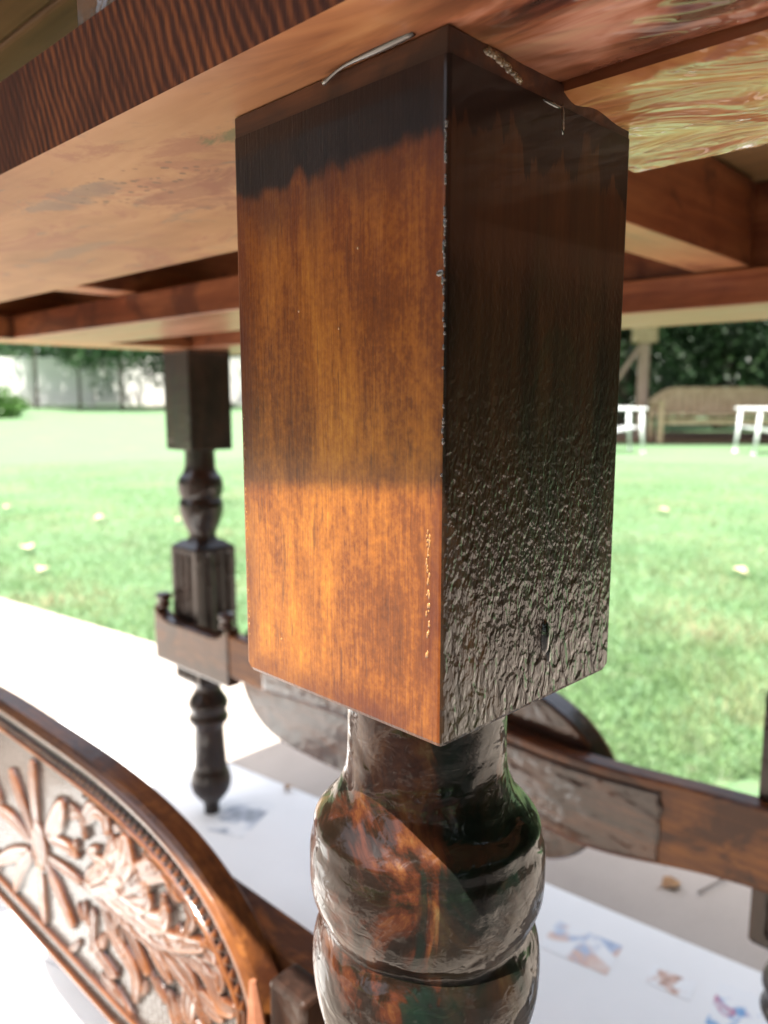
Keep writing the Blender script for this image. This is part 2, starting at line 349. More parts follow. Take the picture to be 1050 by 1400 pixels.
def leafmat(name, c1, c2, c3, trans=.3):
    t = MT(name); g = t.n.new('ShaderNodeNewGeometry')
    c = t.ramp(t.noise(t.map(), 1.4, 3, .6), [(.3, c1), (.5, c2), (.7, c3)])
    r_ = t.ramp(g.outputs['Random Per Island'], [(0, .55), (1, 1.35)])
    c = t.mix(1.0, c, r_, 'MULTIPLY')
    t.color(c).set(Roughness=.55)
    tr = t.n.new('ShaderNodeBsdfTranslucent'); t.l.new(c, tr.inputs[0]); mx = t.n.new('ShaderNodeMixShader'); mx.inputs[0].default_value = trans
    t.l.new(t.b.outputs[0], mx.inputs[1]); t.l.new(tr.outputs[0], mx.inputs[2]); t.l.new(mx.outputs[0], t.n['Material Output'].inputs[0])
    return t.m
M['leaf_dark'] = leafmat('dark_foliage', (.018, .045, .018), (.03, .07, .025), (.05, .10, .03))
M['leaf_mid'] = leafmat('mid_foliage', (.03, .07, .03), (.05, .11, .045), (.09, .15, .06))
M['leaf_light'] = leafmat('bright_foliage', (.06, .14, .03), (.09, .2, .04), (.12, .26, .06))
M['grass'] = leafmat('grass_blades', (.12, .215, .085), (.165, .27, .11), (.33, .30, .17), .5)

# ---------------------------------------------------------------- ground
def gz(x, y):                                       # the lawn rises gently in the distance
    d = max(0, y - 11); return GZ - .012 + .42*min(1, d/20)**1.2 if y > 11 else GZ - .012
bm = bmesh.new()
xs_ = [-160, -60, -30, -20, -14, -10, -7, -5, -3, 0, 3, 5, 7, 10, 14, 20, 30, 60, 160]; ys_ = [-160, -40, -10, 0, 3, 6, 9, 11, 12, 13.5, 15, 17, 19, 22, 25, 28, 31, 40, 70, 220]
g = [[bm.verts.new((x, y, gz(x, y))) for x in xs_] for y in ys_]
for j in range(len(ys_)-1):
    for i in range(len(xs_)-1): bm.faces.new((g[j][i], g[j][i+1], g[j+1][i+1], g[j+1][i]))
lawn = tag(build('lawn', bm, M['lawn'], smooth=True), kind='structure')
# patio slab: its far edge runs from (-1.32, 2.6) to (0.5, 1.26)
pe0 = Vector((-1.32, 2.6)); pd = Vector((.805, -.593)); pn = Vector((.593, .805))
def patio_edge(s): return pe0 + pd*s
bm = bmesh.new()
A, B_ = patio_edge(-4.5), patio_edge(2.42)
vs0 = [bm.verts.new((x, y, GZ)) for (x, y) in ((A.x, A.y), (A.x-2.5, A.y-4), (-3, -4.5), (5.0, -4.5), (5.0, 1.45), (B_.x+.5, B_.y+.05), (B_.x, B_.y))]; f = bm.faces.new(vs0)
r = bmesh.ops.extrude_face_region(bm, geom=[f]); bmesh.ops.translate(bm, vec=(0, 0, -.12), verts=[v for v in r['geom'] if isinstance(v, bmesh.types.BMVert)])
bmesh.ops.recalc_face_normals(bm, faces=bm.faces)
tag(build('patio', bm, M['concrete']), kind='structure')
bm = bmesh.new()
bbox(bm, -40, 4, 29.2, 30.2, .1, gz(0, 30)+.03); tag(build('mulch_bed', bm, M['mulch']), kind='structure')
bm = bmesh.new(); bbox(bm, 2.2, 14, 12.0, 14.6, -.05, .075, .02); tag(build('mulch_bed', bm, M['mulch']), kind='structure')

# grass blades, denser near the camera
def grass_mesh():
    N = 150000
    # area sampling: r uniform -> density ~1/r
    rr = 1.2 + (rng.random(N)**1.5)*8; an = (rng.random(N)-.5)*2*R(36)
    x = rr*np.sin(an); y = rr*np.cos(an)
    sd_ = (x-pe0.x)*pn.x + (y-pe0.y)*pn.y
    keep = (sd_ > -.02*rng.random(N)) & ~((x > .6) & (y < 1.3+.05*x)); x, y, rr = x[keep], y[keep], rr[keep]; n = len(x)
    h = (.014+.022*rng.random(n))*np.clip(1.1-rr/10, .2, 1); w = .0016*(1+.22*rr); th_ = rng.random(n)*6.283; lean = .022*rng.standard_normal((n, 2))
    patch = np.sin(x*3.1+1.3*np.sin(y*2.3))*np.cos(y*2.7+x)
    h *= 1+.35*patch
    z0 = np.where(y > 11, -.012+.42*np.clip((y-11)/20, 0, 1)**1.2, -.012)
    co = np.zeros((n, 3, 3)); dx, dy = np.cos(th_)*w, np.sin(th_)*w
    co[:, 0] = np.stack([x-dx, y-dy, z0], 1); co[:, 1] = np.stack([x+dx, y+dy, z0], 1); co[:, 2] = np.stack([x+lean[:, 0], y+lean[:, 1], z0+h], 1)
    me = bpy.data.meshes.new('grass'); me.vertices.add(n*3); me.vertices.foreach_set('co', co.ravel().astype('f'))
    me.loops.add(n*3); me.loops.foreach_set('vertex_index', np.arange(n*3, dtype='i')); me.polygons.add(n)
    me.polygons.foreach_set('loop_start', np.arange(0, n*3, 3, dtype='i')); me.polygons.foreach_set('loop_total', np.full(n, 3, dtype='i'))
    me.update(); me.materials.append(M['grass']); return me
go = link('grass', grass_mesh()); tag(go, 'short green lawn grass with dry patches beyond the patio', 'grass', kind='stuff')

# ---------------------------------------------------------------- background: fence, trees, hedge
fence = empty('board_fence', (-16, 30, gz(0, 30))); tag(fence, 'long pale board fence at the far end of the lawn on the left', 'fence')
panel = None
for i in range(15):
    x0 = i*2.4
    if panel is None:
        bm = bmesh.new()
        for k in range(15): bbox(bm, .06+k*.152, .06+k*.152+.138, 0, .02, .06, 1.85+.01*(k % 3))
        for zr in (.35, 1.5): bbox(bm, .04, 2.36, .02, .06, zr, zr+.09)
        panel = build('fence_panel', bm, M['fence'], fence, loc=(x0, 0, 0))
        bm = bmesh.new(); bbox(bm, -.05, .05, -.05, .05, 0, 2.0, .01); post = build('fence_post', bm, M['fence'], fence, loc=(x0, 0, 0))
    else:
        for s_ in (panel, post):
            c = s_.copy(); col.objects.link(c); c.parent = fence; c.location = (x0, 0, 0)

def foliage(name, blobs, n, size, mat, parent=None, gaps=(), flat=.6):
    """leaf quads spread through several uneven ellipsoid clumps"""
    P = []
    tot = sum(b[3]*b[4]*b[5] for b in blobs)
    for (cx, cy, cz, rx, ry, rz) in blobs:
        m = int(n*rx*ry*rz/tot)+1
        d = rng.standard_normal((m, 3)); d /= np.linalg.norm(d, axis=1)[:, None]
        r_ = rng.random(m)**(.45)
        lump = 1+.22*np.sin(d[:, 0]*5+cx*3)*np.cos(d[:, 2]*6+cz*5)+.12*np.sin(d[:, 1]*11+cy)
        P.append(np.stack([cx+d[:, 0]*rx*r_*lump, cy+d[:, 1]*ry*r_*lump, cz+d[:, 2]*rz*r_*lump], 1))
    P = np.concatenate(P)
    # subclumping: drop leaves in hollow regions
    q = np.sin(P[:, 0]*4.3+1)*np.sin(P[:, 2]*5.1+2)*np.sin(P[:, 1]*3.7)
    P = P[q > -.35]
    for (gx, gy, gz_, gr_) in gaps:
        P = P[((P[:, 0]-gx)**2+(P[:, 2]-gz_)**2) > gr_**2]
    n = len(P)
    a = rng.standard_normal((n, 3)); a /= np.linalg.norm(a, axis=1)[:, None]; b = np.cross(a, rng.standard_normal((n, 3))); b /= np.linalg.norm(b, axis=1)[:, None]
    s = size*(.6+.8*rng.random(n))[:, None]
    co = np.stack([P-a*s, P+b*s*.45, P+a*s, P-b*s*.45], 1)
    me = bpy.data.meshes.new(name); me.vertices.add(n*4); me.vertices.foreach_set('co', co.ravel().astype('f'))
    me.loops.add(n*4); me.loops.foreach_set('vertex_index', np.arange(n*4, dtype='i')); me.polygons.add(n)
    me.polygons.foreach_set('loop_start', np.arange(0, n*4, 4, dtype='i')); me.polygons.foreach_set('loop_total', np.full(n, 4, dtype='i'))
    me.update(); me.materials.append(mat)
    return link(name, me, parent)
def trunk(parent, pts, r0, limbs=()):
    bm = bmesh.new(); p = spline(pts, 4); n = len(p); tube(bm, p, [r0*(1-.6*i/(n-1)) for i in range(n)], 9)
    for L in limbs:
        q = spline(L, 3); tube(bm, q, [r0*.45*(1-.7*i/(len(q)-1)) for i in range(len(q))], 6)
    return build('trunk', bm, M['bark'], parent, smooth=True)
def tree(x, y, h, cr, cz, label, mat, n=9000, leaf=.07, r0=.07, group='trees in front of the far fence', lean=0, gaps=()):
    t_ = empty('tree', (x, y, gz(x, y))); tag(t_, label, 'tree', group)
    trunk(t_, [(0, 0, -.05), (lean*.3, .02, h*.3), (lean*.7, 0, h*.6), (lean, 0, h*.92)], r0,
          [[(lean*.5, 0, h*.45), (lean*.5+cr*.3, .1, h*.6), (lean+cr*.6, 0, h*.75)], [(lean*.5, 0, h*.5), (lean*.5-cr*.3, -.1, h*.62), (lean-cr*.6, 0, h*.72)]])
    blobs = [(lean, 0, cz, cr, cr*.8, (h-cz)*1.0)]
    for k in range(7):
        a = k*2.4+x; blobs.append((lean+math.cos(a)*cr*.75, math.sin(a)*cr*.6, cz+math.sin(a*1.7)*(h-cz)*.55, cr*.5, cr*.5, (h-cz)*.4))
    foliage('crown', blobs, n, leaf, mat, t_, gaps)
    return t_
tree(-10.3, 26.5, 5.2, 1.9, 3.3, 'leafy tree with drooping pale crown in front of the brightest stretch of fence', M['leaf_mid'], 9000, .09, .05)
tree(-8.7, 26.0, 5.0, 1.7, 2.9, 'slim dark trunked tree third from the left before the fence', M['leaf_mid'], 8000, .09, .06)
tree(-6.9, 27.2, 5.6, 1.8, 3.1, 'dark crowned tree standing nearest the back table leg', M['leaf_dark'], 9000, .09, .07)
tree(-12.6, 28.4, 6.0, 2.3, 4.0, 'tree at the left edge of the picture rising over the fence', M['leaf_mid'], 9000, .10, .07)
tree(-5.0, 28.6, 5.4, 1.7, 3.6, 'thin leaning tree seen between the two table legs', M['leaf_dark'], 7000, .09, .05, lean=.6)
sh = empty('shrub', (-10.6, 21, gz(0, 21))); tag(sh, 'rounded bright green shrub at the left edge of the lawn', 'shrub')
foliage('leaves', [(0, 0, .35, .85, .8, .5), (-.7, 0, .35, .8, .7, .5), (.3, .1, .25, .6, .6, .3)], 8000, .06, M['leaf_light'], sh)
bm = bmesh.new()
for k in range(5):
    a = k*1.3; tube(bm, [(0, 0, -.05), (math.cos(a)*.25, math.sin(a)*.2, .35), (math.cos(a)*.5, math.sin(a)*.4, .6)], [.03, .02, .01], 6)
build('stem', bm, M['bark'], sh)
sh2 = empty('shrub', (-6.8, 28.9, gz(0, 29))); tag(sh2, 'low dark shrub at the foot of the fence beside the back table leg', 'shrub')
foliage('leaves', [(0, 0, .2, .9, .4, .3), (.8, 0, .15, .5, .3, .2)], 2500, .07, M['leaf_dark'], sh2)
# woods beyond the fence
foliage_o = foliage('far_woods', [(-34+i*5.2, 40+(i % 3)*3, 4.2+(i*7 % 3), 4.2, 3, 4.6) for i in range(15)], 42000, .30, M['leaf_mid'])
tag(foliage_o, 'distant green woods rising behind the board fence', 'woods', kind='stuff')
# dark trees behind the bench on the right
gaps = [(7.28-0, 0, 1.98, .20), (7.0, 0, 2.02, .07), (6.75, 0, 2.04, .05)]
def bigtree(x, y, label, blobs, n, mat, gaps=(), r0=.16, h=5):
    t_ = empty('tree', (x, y, gz(x, y))); tag(t_, label, 'tree', 'dark trees behind the bench')
    trunk(t_, [(0, 0, -.05), (.05, 0, h*.35), (-.05, 0, h*.7), (0, 0, h)], r0, [[(0, 0, h*.3), (.5, 0, h*.5), (1.1, 0, h*.6)], [(0, 0, h*.35), (-.5, 0, h*.5), (-1.0, 0, h*.62)]])
    foliage('crown', blobs, n, .075, mat, t_, gaps); return t_
def g_(x, y): return [(7.42*y/15.0-x, 0, 1.95-gz(x, y)+.0, .17*y/15), (7.1*y/15.0-x, 0, 1.99-gz(x, y), .07*y/15), (6.95*y/15-x, 0, 1.86-gz(x, y), .05*y/15), (7.2*y/15-x, 0, 2.08-gz(x, y), .06*y/15)]
bigtree(4.7, 15.6, 'dark leafy tree directly behind the wooden post, right of the leg block', [(0, 0, 1.5, 1.7, 1.0, 1.6), (0, 0, 3.6, 1.9, 1.5, 1.8), (-1, 0, 2.4, 1.2, 1, 1.4)], 15000, M['leaf_dark'], g_(4.7, 15.6))
bigtree(6.9, 16.0, 'dark leafy tree behind the middle of the bench with bright sky showing through', [(0, 0, 1.1, 1.6, .9, 1.1), (0, 0, 3.6, 2.1, 1.5, 1.8), (.3, 0, 2.1, 1.9, .9, .9)], 16000, M['leaf_dark'], g_(6.9, 16.0))
bigtree(9.3, 15.2, 'dark leafy tree beyond the right edge of the picture', [(0, 0, 1.5, 1.7, 1.0, 1.6), (0, 0, 3.6, 2, 1.5, 1.8)], 14000, M['leaf_dark'], g_(9.3, 15.2))
bigtree(2.6, 17.0, 'dark leafy tree hidden mostly behind the leg block', [(0, 0, 1.6, 1.6, 1.0, 1.7), (0, 0, 3.8, 2, 1.5, 1.8)], 12000, M['leaf_dark'])
hedge = foliage('hedge', [(7.3+(i % 2)*.5-i*.02, 9.0-i*1.9, 1.5+(i*5 % 3)*.45, 1.5, 1.7, 2.0+(i % 3)*.4) for i in range(9)], 50000, .09, M['leaf_dark'])  # out of view, added so the glossy wood reflects something dark
tag(hedge, 'unseen dark green hedge added on the right for the glossy wood to reflect', 'hedge', kind='stuff')

woods = foliage('added_trees', [(-15.5+(i % 2)*1.2, 22-i*3.3, 3.3+(i*7 % 3)*.9, 2.3, 2.6, 3.7+(i % 3)*.7) for i in range(9)]
                + [(-13+i*3.4, -9.5-(i % 2), 3.0+(i*4 % 3)*.5, 2.6, 1.8, 3.4+(i % 3)*.4) for i in range(8)], 80000, .17, M['leaf_mid'])  # unseen tree masses, added to block bright sky from the reflections
tag(woods, 'unseen tall trees added on the left and behind the patio for dark reflections', 'trees', kind='stuff')
hb = foliage('added_hedge', [(2.55+(i % 2)*.12, -3.2+i*.85, .75+(i % 3)*.1, .5, .75, .95) for i in range(7)] + [(2.8, -3+i*1.0, 1.9+(i % 2)*.2, .7, .9, .9) for i in range(6)], 60000, .045, M['leaf_dark'])  # unseen foliage added near the table to darken the block's dark face
tag(hb, 'unseen dense dark hedge added close by on the right to darken reflections', 'hedge', kind='stuff')
ct = empty('added_shade_tree', (1.2, -4.35, 0)); tag(ct, 'unseen broad leafy tree added behind the patio to shade the ground', 'tree')  # unseen canopy added to shade the ground behind the camera
trunk(ct, [(0, 0, -.05), (.1, 0, 1.2), (-.1, .1, 2.6), (0, 0, 4.2)], .2, [[(0, 0, 1.9), (1.2, .6, 3.0), (2.4, 1.0, 3.8)], [(0, 0, 2.0), (-1.3, .7, 3.1), (-2.8, 1.2, 3.9)], [(0, 0, 2.2), (.1, 1.0, 3.2), (.1, 1.9, 3.9)]])
foliage('crown', [(-3.6, 1.6, 4.1, 1.9, 1.5, .9), (-1.2, 1.4, 4.3, 1.9, 1.6, 1.0), (1.2, 1.5, 4.2, 1.8, 1.5, .9), (3.2, 1.0, 4.3, 1.9, 1.6, 1.0), (0, -1.2, 4.6, 3.4, 2.0, 1.2), (-3.2, -.8, 4.5, 2.2, 1.8, 1.1)], 48000, .085, M['leaf_mid'], ct)
backs = foliage('shrubbery', [(2.4+i*1.15, 19.0+(i % 2)*.5, .9+(i*3 % 4)*.12, .95, .8, 1.15) for i in range(12)] + [(1.5+i*1.5, 20.4, 4.4, 1.4, .8, 1.7) for i in range(10)], 60000, .10, M['leaf_dark'])
tag(backs, 'dense dark shrubbery closing the view behind the bench', 'shrubbery', kind='stuff')
# ---------------------------------------------------------------- bench, post, chairs
bn = empty('garden_bench', (5.2, 12.0, .02)); tag(bn, 'brown wooden garden bench with a curved back in front of dark trees', 'bench')
bm = bmesh.new()                                     # curved top rail profile, back as one curved-topped board frame
W = 2.1; n = 24; tp = []
for i in range(n+1):
    x = -W/2 + W*i/n; s_ = abs(x)/(W/2); tp.append((x, .84 - .20*max(0, (s_-.62)/.38)**1.8))
def ribbon(bm, tops, th, y0, y1):
    a = [[bm.verts.new((x, y, z)) for (x, z) in tops] for y in (y0, y1)]; b = [[bm.verts.new((x, y, z-th)) for (x, z) in tops] for y in (y0, y1)]
    for i in range(len(tops)-1):
        bm.faces.new((a[0][i], a[0][i+1], a[1][i+1], a[1][i])); bm.faces.new((b[0][i], b[1][i], b[1][i+1], b[0][i+1]))
        bm.faces.new((a[0][i], b[0][i], b[0][i+1], a[0][i+1])); bm.faces.new((a[1][i], a[1][i+1], b[1][i+1], b[1][i]))
    for e in (0, -1): bm.faces.new((a[0][e], a[1][e], b[1][e], b[0][e]))
ribbon(bm, tp, .07, .20, .25); bmesh.ops.recalc_face_normals(bm, faces=bm.faces); build('top_rail', bm, M['bench'], bn)
sl_ = None
for i in range(17):
    x = -W/2+.10+i*(W-.2)/16; h_ = .84-.07-.20*max(0, (abs(x)/(W/2)-.62)/.38)**1.8 - .44
    bm = bmesh.new(); bbox(bm, x-.052, x+.052, .21, .235, .44, .44+h_+.004); build('back_slat', bm, M['bench'], bn)
for k in range(4):
    bm = bmesh.new(); bbox(bm, -W/2, W/2, -.25+k*.115, -.25+k*.115+.10, .40, .43, .005); build('seat_slat', bm, M['bench'], bn)
for sx_ in (-1, 1):
    for yy in (-.22, .2):
        bm = bmesh.new(); bbox(bm, sx_*(W/2-.03)-.035, sx_*(W/2-.03)+.035, yy-.03, yy+.03, .0, .40 if yy < 0 else .66, .005); build('leg', bm, M['bench'], bn)
    bm = bmesh.new(); bbox(bm, sx_*(W/2-.03)-.04, sx_*(W/2-.03)+.04, -.30, .24, .60, .64, .008); build('armrest', bm, M['bench'], bn)
    bm = bmesh.new(); bbox(bm, sx_*(W/2-.03)-.03, sx_*(W/2-.03)+.03, -.25, -.19, .43, .60, .005); build('arm_post', bm, M['bench'], bn)
bm = bmesh.new(); bbox(bm, -W/2+.05, W/2-.05, -.2, -.16, .28, .36); build('front_apron', bm, M['bench'], bn)

pg = empty('garden_shelter', (4.15, 12.6, .02)); tag(pg, 'pinkish wooden shelter post with diagonal brace beside the bench', 'shelter')
bm = bmesh.new(); bbox(bm, -.07, .07, -.07, .07, 0, 2.35, .008); build('post', bm, M['post'], pg)
bm = bmesh.new(); bbox(bm, -1.6, 5.0, -.06, .06, 2.35, 2.55, .01); build('beam', bm, M['bench'], pg)
bm = bmesh.new(); tube(bm, [(-.02, 0, 1.75), (-.55, 0, 2.36)], .045, 4); build('brace', bm, M['post'], pg)
bm = bmesh.new(); tube(bm, [(-.02, 0, 1.55), (-.42, 0, .95)], .035, 5); build('brace', bm, M['post'], pg)
bm = bmesh.new(); bbox(bm, 4.7, 4.84, -.07, .07, 0, 2.35, .008); build('post', bm, M['post'], pg)
bm = bmesh.new(); bbox(bm, -.17, .17, -.12, .12, 1.55, 2.35, .01); build('post_casing', bm, M['bench'], pg)
for k in range(9):
    bm = bmesh.new(); bbox(bm, -1.4+k*.75, -1.34+k*.75, -1.9, 1.6, 2.55, 2.68, .004); build('rafter', bm, M['bench'], pg)

bm = bmesh.new(); bbox(bm, -1.7, 5.1, -2.0, 1.7, 2.684, 2.72, .004); build('added_roof', bm, M['bench'], pg)  # unseen slab added above to keep the bench in shade
def chair(x, y, rz, label):
    c = empty('garden_chair', (x, y, gz(x, y)+.01), rz); tag(c, label, 'chair', 'white metal garden chairs on the lawn')
    for sx_ in (-1, 1):
        bm = bmesh.new(); tube(bm, [(sx_*.27, -.30, 0), (sx_*.27, -.27, .30), (sx_*.27, -.26, .545)], .021); build('leg', bm, M['white_metal'], c, True)
        bm = bmesh.new(); tube(bm, [(sx_*.25, .30, 0), (sx_*.27, .22, .30), (sx_*.27, .20, .545)], .021); build('leg', bm, M['white_metal'], c, True)
        bm = bmesh.new(); bbox(bm, sx_*.27-.035, sx_*.27+.035, -.32, .27, .545, .575, .01); build('armrest', bm, M['white_metal'], c)
        for yy in (-.30, .30):
            bm = bmesh.new(); tube(bm, [(sx_*.26, yy, 0), (sx_*.26, yy, .02)], [.034, .024], 8); build('foot', bm, M['white_metal'], c)
    for k in range(7):
        yy = -.26+k*.07; bm = bmesh.new(); bbox(bm, -.25, .25, yy, yy+.055, .33-.08*(k/6)-.012, .33-.08*(k/6), .003); build('seat_slat', bm, M['white_metal'], c)
    for k in range(6):
        xx = -.22+k*.08; bm = bmesh.new(); tube(bm, [(xx, .24, .27), (xx, .33, .58), (xx, .42, .86)], .022, 5); build('back_slat', bm, M['white_metal'], c)
    bm = bmesh.new(); tube(bm, [(-.27, .42, .86), (.27, .42, .86)], .024, 6); build('back_rail', bm, M['white_metal'], c)
    return c
chair(3.02, 10.2, R(90), 'white garden chair close to the right edge of the leg block')
chair(4.9, 9.9, R(-90), 'white garden chair at the right edge of the picture in front of the bench')

# ---------------------------------------------------------------- the table
UC, WC = 3.6, 2.55
ax_u = Vector((-.7266, .687, 0)); ax_w = Vector((.687, .7266, 0))
t_or = (ax_u*UC + ax_w*WC)*U
table = empty('wooden_table', (t_or.x, t_or.y, GZ), math.atan2(-.687, .7266))
tag(table, 'upturned view of an antique wooden table with turned legs and carved stretchers, freshly varnished', 'table')
table['label'] = 'antique wooden table with turned legs and carved stretchers, wet with fresh varnish'
def lx(u): return (UC-u)*U
def ly(w): return (w-WC)*U
def lz(z): return z*U + CH
def tb(name, u0, u1, w0, w1, z0, z1, mats, bev=.0012, parent=None, fn=None, sub=0):
    """box part given in table units, origin at its own centre"""
    c = Vector(((lx(u0)+lx(u1))/2, (ly(w0)+ly(w1))/2, (lz(z0)+lz(z1))/2))
    hx, hy, hz = abs(u1-u0)*U/2, abs(w1-w0)*U/2, abs(z1-z0)*U/2
    bm = bmesh.new(); bbox(bm, -hx, hx, -hy, hy, -hz, hz, bev)
    bm.normal_update()
    if fn:
        for f in bm.faces: f.material_index = fn(f.normal)
    return build(name, bm, mats, parent or table, loc=c)
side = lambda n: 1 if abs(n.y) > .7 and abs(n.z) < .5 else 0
# boards of the lower frame (z .447 - .617)
Z0, Z1, ZT = .447, .617, 1.02
# glossy right-hand part of the near board: a front plank and a poured, streaked rear plank with rounded corner
def slab(name, u0, u1, w0, w1, z0, z1, mats, rc=0, wav=0, rot=0, fn=None, nx=90, ny=44, xw=-9, cut=None):
    """plank with a rounded corner at (u1, w0) and a gently uneven underside"""
    cx, cy = (lx(u0)+lx(u1))/2, (ly(w0)+ly(w1))/2; hx, hy = abs(u1-u0)*U/2, abs(w1-w0)*U/2
    bm = bmesh.new(); G = []
    for lay in (0, 1):
        g = []
        for j in range(ny+1):
            row = []
            for i in range(nx+1):
                x = -hx+2*hx*i/nx; y = -hy+2*hy*j/ny
                if rc and x < -hx+rc and y < -hy+rc:     # pull corner in to a quarter round
                    dx, dy = -hx+rc-x, -hy+rc-y; L = math.hypot(dx, dy); m = max(dx, dy)
                    if L > 0: x, y = -hx+rc-dx*m/L, -hy+rc-dy*m/L
                edge = min(1, min(hx-abs(x), hy-abs(y))/.006) if lay == 0 else 0
                z = lz(z0) if lay == 0 else lz(z1)
                if lay == 0:
                    nz_ = mnoise.noise(Vector((x*12+3, y*38, 0)))+.5*mnoise.noise(Vector((x*35, y*95, 4)))
                    z += wav*nz_*max(0, edge)*max(0, min(1, (x-xw)/.03)) + (.0016 if xw < 0 else .0004)*(1-max(0, edge))**2
                row.append(bm.verts.new((x, y, z-lz(z0))))
            g.append(row)
        G.append(g)
    for j in range(ny):
        for i in range(nx):
            if cut and i >= cut[0] and j >= cut[1]: continue
            bm.faces.new((G[0][j][i], G[0][j+1][i], G[0][j+1][i+1], G[0][j][i+1])); bm.faces.new((G[1][j][i], G[1][j][i+1], G[1][j+1][i+1], G[1][j+1][i]))
    if cut:
        for i in range(cut[0], nx): bm.faces.new((G[0][cut[1]][i], G[1][cut[1]][i], G[1][cut[1]][i+1], G[0][cut[1]][i+1]))
        for j in range(cut[1], ny): bm.faces.new((G[0][j][cut[0]], G[0][j+1][cut[0]], G[1][j+1][cut[0]], G[1][j][cut[0]]))
    for i in range(nx):
        bm.faces.new((G[0][0][i], G[0][0][i+1], G[1][0][i+1], G[1][0][i]))
        if not (cut and i >= cut[0]): bm.faces.new((G[0][ny][i], G[1][ny][i], G[1][ny][i+1], G[0][ny][i+1]))
    for j in range(ny):
        bm.faces.new((G[0][j][0], G[1][j][0], G[1][j+1][0], G[0][j+1][0]))
        if not (cut and j >= cut[1]): bm.faces.new((G[0][j][nx], G[0][j+1][nx], G[1][j+1][nx], G[1][j][nx]))
    bm.normal_update()
    if fn:
        for f in bm.faces: f.material_index = fn(f.normal)
    es = [e for e in bm.edges if len(e.link_faces) == 2 and e.calc_face_angle(0) > .9]
    bmesh.ops.split_edges(bm, edges=es)
    return build(name, bm, mats, table, smooth=True, loc=(cx, cy, lz(z0)))
slab('frame_board', .0, 6.1, .666, 1.482, Z0, Z1, [M['under'], M['ribbed'], M['redwood']], 0, .0018, fn=lambda n: 0 if n.z < -.4 or n.z > .6 else (1 if n.y < -.4 else 2), nx=488, ny=45, xw=.367, cut=(429, 20))
slab('frame_board', .0, .735, 1.036, 1.482, Z0-.022, Z1-.03, [M['resin'], M['redwood']], .006, .0016, fn=lambda n: 1 if n.z > -.35 else 0)
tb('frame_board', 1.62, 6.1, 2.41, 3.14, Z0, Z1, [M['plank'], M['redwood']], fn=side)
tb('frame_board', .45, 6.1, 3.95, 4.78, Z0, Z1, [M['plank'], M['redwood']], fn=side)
bx_o = [o for o in table.children if o.name.startswith('frame_board')]
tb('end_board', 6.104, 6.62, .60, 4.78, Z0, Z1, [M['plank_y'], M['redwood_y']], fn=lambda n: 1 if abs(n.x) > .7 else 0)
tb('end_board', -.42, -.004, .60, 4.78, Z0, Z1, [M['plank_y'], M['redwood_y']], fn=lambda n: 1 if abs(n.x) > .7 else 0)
# apron above it
tb('apron_rail', -.35, 1.41, .70, .95, Z1+.004, ZT-.003, M['darkx'])
tb('apron_rail', -.35, 6.5, 4.02, 4.26, Z1+.004, ZT-.003, M['redwood'])
tb('apron_end', 6.2, 6.45, .95, 4.01, Z1+.004, ZT-.003, M['redwood_y'])
tb('cross_rail', 1.345, 1.61, 1.50, 3.94, Z1+.004, ZT-.02, [M['redwood_y'], M['plank_y']], fn=lambda n: 1 if n.z < -.7 else 0)
tb('cross_rail', 4.3, 4.56, 1.50, 3.94, Z1+.004, ZT-.02, [M['redwood_y'], M['plank_y']], fn=lambda n: 1 if n.z < -.7 else 0)
WT = .31
ws = [WT, 1.0, 2.2, 3.1, 4.0, 4.95]
for a, b in zip(ws[:-1], ws[1:]): tb('tabletop_plank', -1.3, 6.9, a+.004, b-.004, ZT, 1.17, M['top'], .002)

